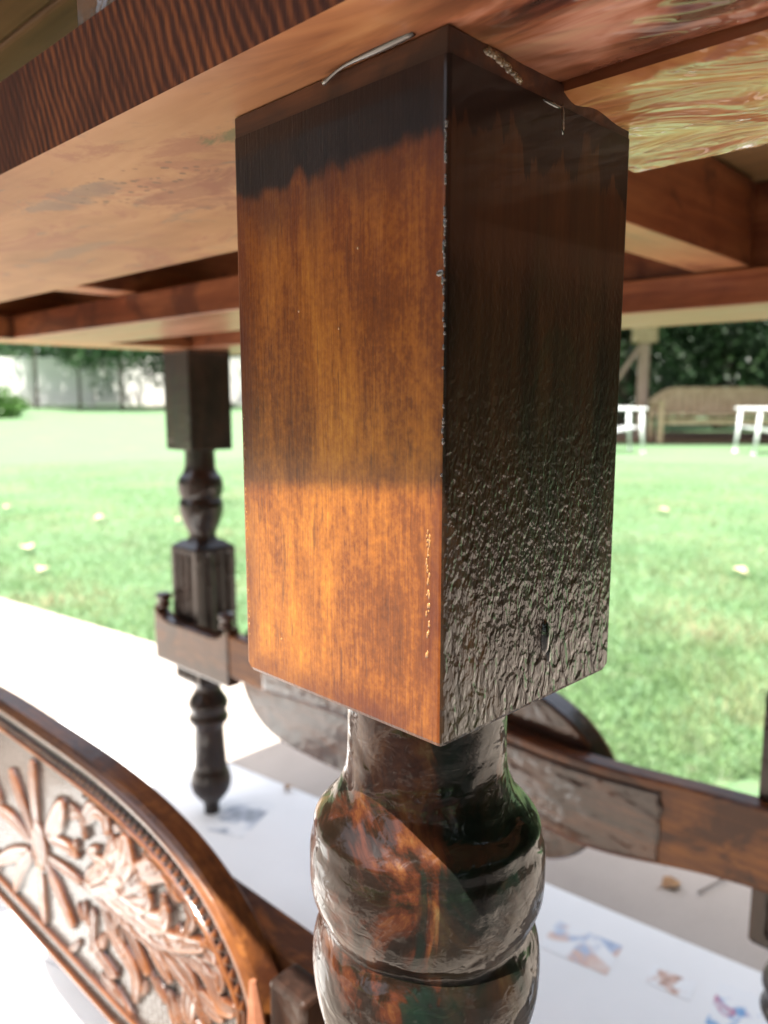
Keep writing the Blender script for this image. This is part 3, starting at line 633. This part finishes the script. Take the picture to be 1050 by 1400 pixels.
# ---- legs
s2 = .2265*U
LT = .413
def leg_profile(pts, steps=5): return spline(pts, steps)
def make_leg(u, w, front):
    zt = lz(LT)
    loc = (lx(u), ly(w), zt)
    bm = bmesh.new(); nx_, nz_ = 1, 1
    bbox(bm, -s2, s2, -s2, s2, -BH, 0, 0)
    if front:
        for (cx_, cy_) in ((-s2, -s2), (s2, s2)):
            nrm = Vector((math.copysign(1, cx_), math.copysign(1, cy_), -1.15)).normalized()
            rr_ = bmesh.ops.bisect_plane(bm, geom=bm.verts[:]+bm.edges[:]+bm.faces[:], plane_co=Vector((cx_, cy_, -BH))-nrm*.0019, plane_no=nrm, clear_outer=True)
            bmesh.ops.contextual_create(bm, geom=[e for e in rr_['geom_cut'] if isinstance(e, bmesh.types.BMEdge)])
    # soften arrises: small on the long edges, rounder at the lower ends
    low = [e for e in bm.edges if all(v.co.z < -BH+.001 for v in e.verts)]; lng = [e for e in bm.edges if abs(e.verts[0].co.z-e.verts[1].co.z) > .01]
    bmesh.ops.bevel(bm, geom=lng, offset=.0011 if front else .003, segments=3, affect='EDGES', profile=.5)
    low = [e for e in bm.edges if all(v.co.z < -BH+.0001 for v in e.verts) and len(e.link_faces) == 2 and any(abs(f.normal.z) < .5 for f in e.link_faces)]
    bmesh.ops.bevel(bm, geom=low, offset=.0012, segments=2, affect='EDGES', profile=.5)
    if front:
        # clip the outer lower corners (left and right in the photograph)
        pass
    bm.normal_update()
    if front:
        for f in bm.faces:
            n = f.normal; f.material_index = 0 if (n.y < -.75) else 1
        blk = build('square_block', bm, [M['orange'], M['wrinkle']], None)
    else:
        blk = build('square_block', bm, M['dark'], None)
    blk.name = 'leg'; blk.parent = table; blk.location = loc; blk.rotation_euler = (0, 0, R(-1.6))
    k = U
    P = [(.140, -.860), (.141, -1.0), (.147, -1.065), (.166, -1.112), (.190, -1.140), (.203, -1.158), (.206, -1.18), (.2125, -1.205), (.213, -1.245), (.209, -1.29), (.199, -1.325), (.189, -1.343),
         (.192, -1.358), (.206, -1.385), (.213, -1.425), (.209, -1.48), (.190, -1.55), (.165, -1.61), (.135, -1.67), (.128, -1.72), (.150, -1.76)]
    pr = [(r*k, z*k) for r, z in spline(P, 5)]
    bm = bmesh.new(); lathe(bm, pr, 96 if front else 48, .035, seed=u)
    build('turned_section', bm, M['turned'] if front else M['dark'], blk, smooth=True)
    # fluted block
    bm = bmesh.new(); cs = []; q = s2*.97
    for sd_ in range(4):
        a = sd_*math.pi/2; npt = 26
        for i in range(npt):
            x = -q+2*q*i/npt; d = 0
            for c0 in (-.5, 0, .5):
                e = (x-c0*q)/(.17*q)
                if abs(e) < 1: d = .0045*math.sqrt(1-e*e)
            y = -q+d
            cs.append((x*math.cos(a)-y*math.sin(a), x*math.sin(a)+y*math.cos(a), d > 0))
    zz0, zz1 = -1.76*k, -3.16*k
    lev = [(zz0, .62, 0), (zz0-.009, .97, 0), (zz0-.013, 1, 0), (zz0-.020, 1, 1), (zz1+.016, 1, 1), (zz1+.009, 1, 0), (zz1+.004, 1, 0), (zz1, .93, 0)]
    rings = []
    for (z_, sc_, fl) in lev:
        ring = []
        for (x, y, isf) in cs:
            X, Y = x, y
            if isf and not fl:
                if abs(x) > abs(y): X = math.copysign(q, x)
                else: Y = math.copysign(q, y)
            ring.append(bm.verts.new((X*sc_, Y*sc_, z_)))
        rings.append(ring)
    n = len(cs)
    for i in range(len(rings)-1):
        for j in range(n): bm.faces.new((rings[i][j], rings[i+1][j], rings[i+1][(j+1) % n], rings[i][(j+1) % n]))
    bm.faces.new(rings[0]); bm.faces.new(rings[-1][::-1]); bmesh.ops.recalc_face_normals(bm, faces=bm.faces)
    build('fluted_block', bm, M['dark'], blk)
    P = [(.16, -3.15), (.135, -3.22), (.135, -3.28), (.185, -3.37), (.200, -3.43), (.180, -3.49), (.188, -3.53), (.200, -3.57), (.185, -3.61), (.150, -3.66), (.152, -3.80), (.165, -4.05), (.185, -4.13),
         (.205, -4.23), (.190, -4.33), (.130, -4.42), (.085, -4.47), (.075, -4.55), (.085, -4.655)]
    bm = bmesh.new(); lathe(bm, [(r*k, z*k) for r, z in spline(P, 4)], 48, .02, seed=w); build('turned_foot', bm, M['dark'], blk, smooth=True)
    # thin mounting plate between block and frame
    bm = bmesh.new(); bbox(bm, -s2+.0003, s2-.0003, -s2+.0003, s2-.0004, -.0015, (.447-.413)*U-.0002, .0004); build('mounting_plate', bm, M['plate'], blk)
    return blk
F = make_leg(.851, 1.0128, True); F['label'] = 'nearest leg, its square block orange on one face and black brown on the other'
Bk = make_leg(6.363, 4.168, False)
for (u, w) in ((.8965, 4.106), (6.363, 1.02)):
    c = copy_tree(Bk, table); c.location = (lx(u), ly(w), lz(LT))

# drips and beads of varnish on the near leg
Mdrip = MT('clear_varnish_drip'); Mdrip.set(Base_Color=(.06, .045, .04, 1), Roughness=.08, Coat_Weight=1, Coat_Roughness=.02); M['drip'] = Mdrip.m
Mamb = MT('amber_varnish_bead'); Mamb.set(Base_Color=(.34, .16, .05, 1), Roughness=.06, Coat_Weight=1, Coat_Roughness=.02); M['bead'] = Mamb.m
Mfoam = MT('yellowish_glue'); Mfoam.color(Mfoam.ramp(Mfoam.noise(Mfoam.map(), 160, 4), [(.35, (.04, .022, .012)), (.65, (.18, .11, .05))])).set(Roughness=.25, Coat_Weight=1, Coat_Roughness=.04); M['glue'] = Mfoam.m
def blobs(name, items, mat, parent, kind=None):
    bm = bmesh.new()
    for (p, s_) in items:
        bmesh.ops.create_icosphere(bm, subdivisions=2 if s_[0] > .001 else 1, radius=1, matrix=Matrix.Translation(p) @ Matrix.Diagonal((*s_, 1)))
    o = build(name, bm, mat, parent, smooth=True)
    if kind: o['kind'] = kind
    return o
it = []
for i in range(46):                                            # silver dots down the front arris, upper half
    z = -.012-.072*random.random()**1.3; it.append(((s2-.0007+.0004*random.random(), -s2+.0001, z), (.00022+.0002*random.random(), .0003, .0003+.0008*random.random())))
it += [((s2-.0016, -s2, -.041), (.0011, .0002, .0007)), ((s2-.0009, -s2, -.0425), (.0005, .0002, .0011)), ((s2-.0008, -s2, -.036), (.0004, .0002, .0016))]
blobs('varnish_beads', it, M['drip'], F, 'stuff')
it = []
for i in range(60):
    z = -.070-.062*random.random(); it.append(((-s2+.0012+.0007*random.random(), -s2, z), (.00014, .0002, .0002+.0003*random.random())))
for i in range(34):
    z = -.094-.028*random.random(); it.append(((s2-.0046+.0010*random.random(), -s2, z), (.00018+.00014*random.random(), .0002, .0003+.0007*random.random())))
for p in ((-.020, -.1295), (.0105, -.033), (-.0105, -.045), (.004, -.05)): it.append(((p[0], -s2, p[1]), (.00035, .0002, .0004)))
blobs('varnish_beads', it, M['bead'], F, 'stuff')
# long clear drip along the joint, and the yellow glue squeezed out on the other side
bm = bmesh.new(); tube(bm, spline([(.001, -s2-.0012, .0034), (.008, -s2-.0016, .0048), (.018, -s2-.0014, .0052), (.028, -s2-.001, .0056)], 5), [.00065-.00025*math.sin(i*.4) for i in range(16)], 8)
build('varnish_drip', bm, M['drip'], F, smooth=True)
it = []
for i in range(60):
    yy = -s2+.012+.012*i/59; it.append(((s2-.0008+.0004*random.random(), yy, .0034-.0028*(i/59)**2+.0008*random.random()), (.0007, .0008+.0006*random.random(), .0007+.0006*random.random())))
blobs('glue_squeeze', it, M['glue'], F, 'stuff')
it = [((s2-.0001, -s2+.0405, -.003), (.0003, .0009, .0040)), ((s2-.0001, -s2+.036, -.0004), (.0004, .0050, .0007))]
Mdk = MT('dark_resin_run'); Mdk.set(Base_Color=(.012, .012, .010, 1), Roughness=.12, Coat_Weight=1, Coat_Roughness=.02)
blobs('resin_run', it, Mdk.m, F)
it = [((s2-.0003, -s2+.0395, -BH+.0165), (.0016, .0016, .0052)), ((s2-.0003, -s2+.0415, -BH+.012), (.0010, .0010, .004))]
blobs('resin_run', it, Mdk.m, F)

# ---- stretchers with carved panels
STROKES = [([(3.759, -2.144), (3.771, -1.976), (3.756, -1.8)], 14), ([(3.823, -2.188), (3.941, -2.057), (4.046, -1.944)], 13), ([(3.871, -2.243), (4.071, -2.216), (4.293, -2.227)], 12), ([(3.905, -2.329), (4.132, -2.445), (4.358, -2.581)], 12), ([(3.865, -2.33), (4.008, -2.465), (4.096, -2.617)], 12), ([(3.752, -2.351), (3.754, -2.494), (3.735, -2.628)], 12), ([(3.652, -2.307), (3.554, -2.382), (3.411, -2.483)], 13), ([(3.644, -2.251), (3.429, -2.224), (3.296, -2.213)], 8), ([(3.623, -2.106), (3.498, -1.973), (3.436, -1.892)], 18), ([(3.609, -2.134), (3.429, -2.092), (3.313, -2.091)], 9), ([(3.741, -2.154), (3.746, -2.313)], 26), ([(3.35, -1.867), (3.24, -1.887), (3.217, -1.956)], 8), ([(3.224, -1.881), (3.122, -1.787), (3.018, -1.777), (2.996, -1.835)], 14), ([(2.996, -1.835), (2.961, -1.91), (3.063, -2.06), (3.195, -2.167)], 12), ([(3.195, -2.167), (3.004, -2.049), (2.853, -1.922), (2.83, -1.825)], 22), ([(3.164, -2.16), (2.917, -2.024), (2.771, -1.901)], 10), ([(3.199, -2.2), (2.922, -2.071), (2.722, -1.921), (2.542, -1.813), (2.451, -1.812), (2.432, -1.87)], 16), ([(3.015, -2.161), (2.817, -2.11), (2.68, -2.023), (2.688, -1.962)], 12), ([(3.072, -2.141), (2.792, -2.128), (2.586, -2.068), (2.532, -1.986)], 15), ([(2.875, -2.153), (2.666, -2.152), (2.47, -2.092), (2.29, -2.011)], 13), ([(2.29, -2.011), (2.218, -2.012), (2.245, -1.962)], 10), ([(2.39, -1.904), (2.349, -1.936), (2.386, -2.008)], 8), ([(3.396, -2.225), (3.079, -2.206), (2.825, -2.203), (2.62, -2.199), (2.456, -2.223), (2.347, -2.257), (2.287, -2.33)], 9), ([(3.082, -2.239), (2.977, -2.342), (2.817, -2.409), (2.814, -2.529)], 13), ([(3.182, -2.32), (3.199, -2.474), (3.053, -2.524), (2.995, -2.523)], 10), ([(2.932, -2.182), (2.804, -2.267), (2.707, -2.348)], 10), ([(2.743, -2.162), (2.622, -2.229), (2.53, -2.278)], 12), ([(2.571, -2.187), (2.387, -2.198), (2.396, -2.341), (2.377, -2.385)], 15), ([(2.471, -2.107), (2.274, -2.109), (2.176, -2.184), (2.097, -2.163)], 12), ([(2.338, -2.103), (2.19, -2.062), (2.173, -2.117)], 10), ([(2.303, -2.231), (2.179, -2.238)], 12), ([(2.536, -2.367), (2.496, -2.457)], 10), ([(2.84, -1.786), (2.73, -1.727), (2.656, -1.739), (2.673, -1.787)], 8), ([(2.589, -1.806), (2.471, -1.781), (2.407, -1.832)], 8), ([(3.417, -1.622), (3.228, -1.651), (3.114, -1.716)], 7), ([(3.122, -2.61), (2.976, -2.623), (2.84, -2.668)], 9)]
_r = random.Random(5)
for _i in range(60):                     # small leaf curls filling the ground between the main scrolls
    _u = _r.uniform(2.05, 3.45); _z = -2.2+_r.uniform(-.5, .5); _a = _r.uniform(-.9, .9)+(1.2 if _z > -2.2 else -1.2); _l = _r.uniform(.06, .13); _c = _r.choice((-1, 1))*.05
    STROKES.append(([(_u, _z), (_u-_l*.5*math.cos(_a)+_c*.4, _z+_l*.5*math.sin(_a)), (_u-_l*math.cos(_a)+_c, _z+_l*math.sin(_a))], _r.choice((4, 5, 6, 7))))
PU, PZ, PA, PH = 3.73, -2.20, 1.77, .60
def p_top(u): return PH*(1-min(1, abs((u-PU)/PA))**3.6)**.52
def p_bot(u): return PH*(1-min(1, abs((u-PU)/PA))**7)**.6
def relief(u, z):
    H = np.zeros_like(u); um = np.where(u > PU, 2*PU-u, u)
    for S, w in STROKES:
        pts = spline(S, 5); n_ = len(pts)
        petal = all(abs(p[0]-PU) < .75 for p in S)
        for arr in ((u,) if petal else (um,)):
            best = np.full_like(u, 9.); tt = np.zeros_like(u)
            for i in range(n_-1):
                a = np.array(pts[i]); b = np.array(pts[i+1]); d = b-a; L2 = (d**2).sum()+1e-9
                t = np.clip(((arr-a[0])*d[0]+(z-a[1])*d[1])/L2, 0, 1); dd = np.hypot(arr-(a[0]+t*d[0]), z-(a[1]+t*d[1]))
                m = dd < best; best = np.where(m, dd, best); tt = np.where(m, (i+t)/(n_-1), tt)
            wd = w*.0035*(.45+.75*np.sin(np.pi*(.15+.75*tt)))
            x = best/wd
            h = np.clip((1-x)*3.2, 0, 1)**.8*(.45+.5*np.clip(x, 0, 1)**1.2)*(.75+.3*tt) + .22*np.exp(-(x/.12)**2)*(w > 11)
            H = np.maximum(H, h)
    return H
def plaque(name, w_face, w_back, flip, dz, parent, mats):
    """carved panel: dense relief on one face, flat back and a thick rounded edge"""
    nu, nz_ = 520, 190
    th_ = np.linspace(0, np.pi, nu+1); uu = PU-PA*np.cos(th_)*.9995
    tp_ = np.array([p_top(a) for a in uu]); bt_ = np.array([p_bot(a) for a in uu])
    v = np.linspace(0, 1, nz_+1)
    Ug = np.repeat(uu[:, None], nz_+1, 1); Zg = PZ-bt_[:, None]+(tp_+bt_)[:, None]*v[None, :]
    H = relief(Ug, Zg)
    # distance to the outline, for the border mouldings and bead row
    dT = (PZ+tp_[:, None])-Zg; dB = Zg-(PZ-bt_[:, None]); dE = PA-np.abs(Ug-PU)
    slope = np.clip(np.abs(np.gradient(tp_, uu)), 0, 6)[:, None]
    dist = np.minimum(np.minimum(dT/np.sqrt(1+slope**2), dB), dE*1.2)
    H *= np.clip((dist-.13)/.03, 0, 1)
    arc = np.cumsum(np.hypot(np.gradient(uu), np.gradient(tp_)))[:, None]*np.ones_like(Ug)
    bead = np.exp(-((dist-.085)/.016)**2)*(.5+.5*np.cos(arc*2*np.pi/.045))**1.5
    mould = np.exp(-((dist-.125)/.010)**2)*.8+np.clip(1-dist/.045, 0, 1)*.0+np.where(dist < .025, .7, 0)
    top_only = (Zg > PZ-.35)
    Hh = np.maximum(H, np.maximum(bead*.9*top_only, mould))
    gn = .10*np.sin(Ug*190+np.sin(Zg*150)*2)*np.sin(Zg*170+Ug*40)*(Hh < .1)
    Hd = (Hh+gn*.6)
    depth = .034
    sgn = -1 if not flip else 1
    W = w_face + sgn*(Hd*depth) - sgn*0
    W = np.where(dist < .003, w_face, W)
    co = np.stack([(UC-Ug)*U, (W-WC)*U, (Zg+dz)*U+CH], -1).reshape(-1, 3)
    a = np.arange((nu+1)*(nz_+1)).reshape(nu+1, nz_+1)
    q = np.stack([a[:-1, :-1], a[:-1, 1:], a[1:, 1:], a[1:, :-1]], -1).reshape(-1, 4)
    if not flip: q = q
    else: q = q[:, ::-1]
    ring = list(a[:, 0])+list(a[-1, 1:])+list(a[::-1, -1][1:])+list(a[0, ::-1][1:-1])
    rc_ = co[ring]; nb = len(ring); base = len(co)
    layers = [(w_face+(w_back-w_face)*t_, s_) for t_, s_ in ((0.04, 1.004), (.12, 1.010), (.9, 1.010), (1, 1.0))]
    cen = np.array([(UC-PU)*U, 0, (PZ+dz)*U+CH]); ex = []
    for wv, s_ in layers:
        r_ = rc_.copy(); r_[:, 0] = cen[0]+(r_[:, 0]-cen[0])*s_; r_[:, 2] = cen[2]+(r_[:, 2]-cen[2])*(1+(s_-1)*2); r_[:, 1] = (wv-WC)*U; ex.append(r_)
    allco = np.concatenate([co]+ex)
    faces = q.tolist(); prev = ring; mi = [0]*len(faces)
    for li in range(len(layers)):
        cur = [base+li*nb+i for i in range(nb)]
        for i in range(nb):
            fc = (prev[i], prev[(i+1) % nb], cur[(i+1) % nb], cur[i]); faces.append(fc); mi.append(1)
        prev = cur
    faces.append(prev); mi.append(1)
    me = bpy.data.meshes.new(name); me.from_pydata(allco.tolist(), [], faces); me.update()
    for m in mats: me.materials.append(m)
    me.polygons.foreach_set('material_index', mi)
    sm = [True]*(len(q))+[False]*(len(faces)-len(q)); me.polygons.foreach_set('use_smooth', sm)
    at = me.attributes.new('relief', 'FLOAT', 'POINT'); val = np.concatenate([np.clip(Hd, 0, 1).reshape(-1), np.full(len(allco)-base, .6)]); at.data.foreach_set('value', val.astype('f'))
    b = bmesh.new(); b.from_mesh(me); bmesh.ops.recalc_face_normals(b, faces=b.faces); b.to_mesh(me); b.free()
    return link(name, me, parent)
def rail(name, tops, bots, w0, w1, mats, parent, us):
    bm = bmesh.new(); n_ = len(us); L = []
    for wv in (w0, w1):
        L.append([[bm.verts.new((lx(u), ly(wv), lz(zf(u)))) for u in us] for zf in (tops, bots)])
    for i in range(n_-1):
        (t0, b0), (t1, b1) = L
        bm.faces.new((t0[i], t0[i+1], b0[i+1], b0[i])); bm.faces.new((t1[i], b1[i], b1[i+1], t1[i+1])); bm.faces.new((t0[i], t1[i], t1[i+1], t0[i+1])); bm.faces.new((b0[i], b0[i+1], b1[i+1], b1[i]))
    for e in (0, -1): bm.faces.new((L[0][0][e], L[0][1][e], L[1][1][e], L[1][0][e]))
    bmesh.ops.recalc_face_normals(bm, faces=bm.faces)
    es = [e for e in bm.edges if len(e.link_faces) == 2 and e.calc_face_angle(0) > 1.0]; bmesh.ops.bevel(bm, geom=es, offset=.0025, segments=2, affect='EDGES', profile=.5)
    return build(name, bm, mats, parent)
bump_ = lambda u, c, s: math.exp(-((u-c)/s)**2)
us = [i*.1 for i in range(3, 71)]; usf = [.3+i*(5.46-.3)/56 for i in range(57)]
rt_ = lambda u: -1.94-.10*bump_(u, 2.2, .9)-.10*bump_(u, 5.3, .9)
rb_ = lambda u: -2.37-.19*bump_(u, 2.1, .7)-.05*bump_(u, 5.2, .6)
far = rail('stretcher', rt_, rb_, 3.80, 3.93, M['amber'], table, usf)
near_r = rail('stretcher', lambda u: -1.95, lambda u: -2.38, 1.568, 1.72, M['amber'], table, us)
plaque('carved_panel', 1.45+.0, 1.565, False, 0, near_r, [M['carved'], M['amber']])
plaque('carved_panel', 4.12, 3.935, True, -.10, far, [M['carved'], M['darkx']])
# rough glossy overlay on the far stretcher
def overlay():
    bm = bmesh.new(); nx_, ny_ = 130, 26; g = []
    for i in range(nx_+1):
        u = 1.57+3.4*i/nx_; row = []
        for j in range(ny_+1):
            f_ = j/ny_; z = rb_(u)+.02+(rt_(u)-rb_(u)-.08)*f_
            uu_ = u+(.05*mnoise.noise(Vector((z*9, 1, 1))) if i == 0 else 0)
            e = min(1, 4*min(f_, 1-f_))*min(1, i/2)
            d = .006+e*(.008+.006*mnoise.noise(Vector((u*5, z*14, 2)))+.005*mnoise.noise(Vector((u*18, z*40, 5))))
            row.append(bm.verts.new((lx(uu_), ly(3.797-d*1.0), lz(z))))
        g.append(row)
    for i in range(nx_):
        for j in range(ny_): bm.faces.new((g[i][j], g[i+1][j], g[i+1][j+1], g[i][j+1]))
    r = bmesh.ops.extrude_face_region(bm, geom=list(bm.faces)); bmesh.ops.translate(bm, vec=(0, .0018, 0), verts=[v for v in r['geom'] if isinstance(v, bmesh.types.BMVert)])
    bmesh.ops.recalc_face_normals(bm, faces=bm.faces)
    return build('stretcher_overlay', bm, M['darkx'], far, smooth=True)
overlay()
# brackets joining the stretchers to the legs
for (u0, u1, w0, w1, par, mm) in ((5.465, 6.68, 3.79, 3.932, far, M['darkx']), (.60, 1.10, 1.24, 1.565, near_r, M['darkx']), (6.1, 6.62, 1.25, 1.565, near_r, M['darkx'])):
    bm = bmesh.new(); n_ = 14; rows = []
    for wv in (w0, w1):
        rr_ = []
        for i in range(n_+1):
            u = u0+(u1-u0)*i/n_; s_ = abs(2*i/n_-1); zt_ = -2.10+.12*max(0, (s_-.6)/.4)**2
            rr_.append((bm.verts.new((lx(u), ly(wv), lz(zt_))), bm.verts.new((lx(u), ly(wv), lz(-2.52)))))
        rows.append(rr_)
    for i in range(n_):
        a, b = rows[0][i], rows[0][i+1]; c, d = rows[1][i], rows[1][i+1]
        bm.faces.new((a[0], b[0], b[1], a[1])); bm.faces.new((c[0], c[1], d[1], d[0])); bm.faces.new((a[0], c[0], d[0], b[0])); bm.faces.new((a[1], b[1], d[1], c[1]))
    for e in (0, -1): bm.faces.new((rows[0][e][0], rows[0][e][1], rows[1][e][1], rows[1][e][0]))
    bmesh.ops.recalc_face_normals(bm, faces=bm.faces)
    es = [e for e in bm.edges if len(e.link_faces) == 2 and e.calc_face_angle(0) > 1.0]; bmesh.ops.bevel(bm, geom=es, offset=.003, segments=2, affect='EDGES', profile=.5)
    br = build('bracket', bm, mm, par)
    if par is far:
        for uu_ in (6.60, 5.56):
            bm = bmesh.new(); lathe(bm, [(.010, 0), (.012, .004), (.008, .009), (.011, .014), (.014, .018), (.009, .022), (.002, .023)], 24)
            build('knob', bm, M['darkx'], far, smooth=True, loc=(lx(uu_), ly(3.86), lz(-2.0)))
# end blocks where the near carved panel meets the leg bracket, one with a pale split
tb('end_block', 1.72, 1.90, 1.44, 1.565, -2.60, -1.93, M['dark'], .003, parent=near_r)
bm = bmesh.new(); tube(bm, [(lx(1.93), ly(1.40), lz(-1.93)), (lx(1.90), ly(1.39), lz(-2.1)), (lx(1.86), ly(1.385), lz(-2.3)), (lx(1.82), ly(1.40), lz(-2.42))], [.002, .006, .007, .002], 6); build('split_piece', bm, M['plank'], near_r)

# ---------------------------------------------------------------- papers on the patio
o_seed = {}
def sheet(poly, z, label, ridge=None, seed=0):
    """paper sheet over a quadrilateral, gently wavy"""
    A_, B2, C2, D2 = [Vector((*p, 0)) for p in poly]; c = (A_+B2+C2+D2)/4
    bm = bmesh.new(); n_ = 60; g = []
    for i in range(n_+1):
        row = []
        for j in range(n_+1):
            s_, t_ = i/n_, j/n_; p = A_*(1-s_)*(1-t_)+B2*s_*(1-t_)+C2*s_*t_+D2*(1-s_)*t_
            e = min(s_, 1-s_, t_, 1-t_)
            wv_ = .5+.5*mnoise.noise(Vector((p.x*3+seed, p.y*3, seed)))
            h = .001+.005*wv_
            jx = 0
            if ridge:
                (q0, q1, rw, rh) = ridge; d_ = (Vector(q1)-Vector(q0)).normalized(); dd = abs((p.x-q0[0])*d_.y-(p.y-q0[1])*d_.x); h += rh*math.exp(-(dd/rw)**2)
            row.append(bm.verts.new((p.x-c.x+jx, p.y-c.y+jx, h)))
        g.append(row)
    for i in range(n_):
        for j in range(n_): bm.faces.new((g[i][j], g[i+1][j], g[i+1][j+1], g[i][j+1]))
    r = bmesh.ops.extrude_face_region(bm, geom=list(bm.faces)); bmesh.ops.translate(bm, vec=(0, 0, -.0006), verts=[v for v in r['geom'] if isinstance(v, bmesh.types.BMVert)])
    bmesh.ops.recalc_face_normals(bm, faces=bm.faces)
    o = build('newspaper', bm, M['paper'], None, smooth=True, loc=(c.x, c.y, GZ+z)); tag(o, label, 'newspaper', 'newspaper sheets under the table'); o_seed[o.name] = seed; return o
s_right = sheet([(-.10, .66), (.62, .62), (.50, .79), (-.05, 1.22)], .002, 'white newspaper sheet with colour pictures, lower right, under the nearest leg')
s_mid = sheet([(-.95, .75), (-.13, .64), (.02, 1.13), (-.66, 1.62)], .010, 'white newspaper sheet under the carved panel and the back leg', seed=3)
s_left = sheet([(-1.0, .60), (-.33, .52), (-.12, .70), (-.85, 1.05)], .018, 'creased white newspaper sheet at the lower left corner of the picture', ridge=((-.47, .80), (-.36, .72-.1), .02, .03), seed=8)
def print_quad(parent, cx, cy, w, h, rz, mat, dz=.0075):
    bm = bmesh.new(); n_ = 20; sd_ = o_seed[parent.name]
    bmesh.ops.create_grid(bm, x_segments=n_, y_segments=n_, size=.5, matrix=Matrix.Rotation(rz, 4, 'Z') @ Matrix.Diagonal((w, h, 1, 1)))
    for v in bm.verts:
        X, Y = v.co.x+cx, v.co.y+cy; v.co.z = .001+.005*(.5+.5*mnoise.noise(Vector((X*3+sd_, Y*3, sd_))))+.0004
    r = bmesh.ops.extrude_face_region(bm, geom=list(bm.faces)); bmesh.ops.translate(bm, vec=(0, 0, .0002), verts=[v for v in r['geom'] if isinstance(v, bmesh.types.BMVert)])
    bmesh.ops.recalc_face_normals(bm, faces=bm.faces)
    return build('printed_picture', bm, mat, parent, loc=(cx-parent.location.x, cy-parent.location.y, 0))
print_quad(s_right, .245, .875, .085, .06, R(-35), M['print_a'])
print_quad(s_right, .335, .815, .05, .035, R(-35), M['print_d'])
print_quad(s_right, .40, .765, .07, .075, R(-35), M['print_b'])
print_quad(s_mid, -.235, 1.165, .075, .10, R(-20), M['print_c'])
# fallen leaves
def leaf(x, y, z, s_, rz, label, group, mat, cat='leaf'):
    bm = bmesh.new(); n_ = 9; L = []; 
    for i in range(n_):
        t_ = i/(n_-1); w_ = .38*math.sin(math.pi*t_)**.8*(1+.15*math.sin(t_*19)); up = .18*math.sin(t_*3.1)+.05
        L.append([bm.verts.new(((t_-.5)*s_, k*w_*s_, (up+abs(k)*.14*w_*2)*s_*.6)) for k in (-1, 0, 1)])
    for i in range(n_-1):
        for k in range(2): bm.faces.new((L[i][k], L[i+1][k], L[i+1][k+1], L[i][k+1]))
    tube(bm, [(-.5*s_, 0, .02*s_), (-.8*s_, .05*s_, .01*s_)], .02*s_, 4)
    bmesh.ops.remove_doubles(bm, verts=bm.verts, dist=1e-6)
    o = build('fallen_leaf', bm, mat, None, smooth=True, loc=(x, y, z)); o.rotation_euler = (0, 0, rz); tag(o, label, cat, group); return o
G1 = 'dead leaves on the patio'
leaf(.405, 1.005, GZ+.002, .032, .4, 'curled brown leaf on bare concrete right of the newspaper', G1, M['leafd'])
leaf(-.165, 1.25, GZ+.018, .018, 1.2, 'tiny orange leaf on the paper between the legs', G1, M['leafd'])
leaf(.33, 1.16, GZ+.002, .016, 2.2, 'small grey brown leaf scrap near the stretcher', G1, M['leafd'])
G2 = 'pale leaves scattered on the lawn'
gd = [(-1.62, 3.45, 'large pale leaf on the lawn at the left picture edge'), (-1.35, 3.0, 'pale leaf on the lawn left of the back leg')]
for i in range(16):
    x = random.uniform(-2.6, 2.6); y = random.uniform(2.8, 7); gd.append((x, y, 'pale dry leaf lying on the sunny lawn'))
for i, (x, y, lb) in enumerate(gd): leaf(x, y, .012, random.uniform(.05, .09), random.random()*6, lb, G2, M['leafy'])
def twig(p0, p1, label):
    bm = bmesh.new(); a = Vector(p0); b = Vector(p1); c = (a+b)/2
    tube(bm, [a-c, (b-a)*.15+(0.004*Vector((1, -1, .6))), b-c], [.0014, .0012, .0007], 6)
    tube(bm, [(b-a)*.15, (b-a)*.25+Vector((.012, .010, .004))], [.0009, .0004], 5)
    o = build('twig', bm, M['bark'], None, loc=c); tag(o, label, 'twig', 'twigs on the patio')
twig((.435, .985, .004), (.50, 1.03, .006), 'thin twig on the concrete beside the far right table foot')
twig((.44, 1.06, .004), (.455, 1.085, .005), 'very short twig just under the right stretcher')
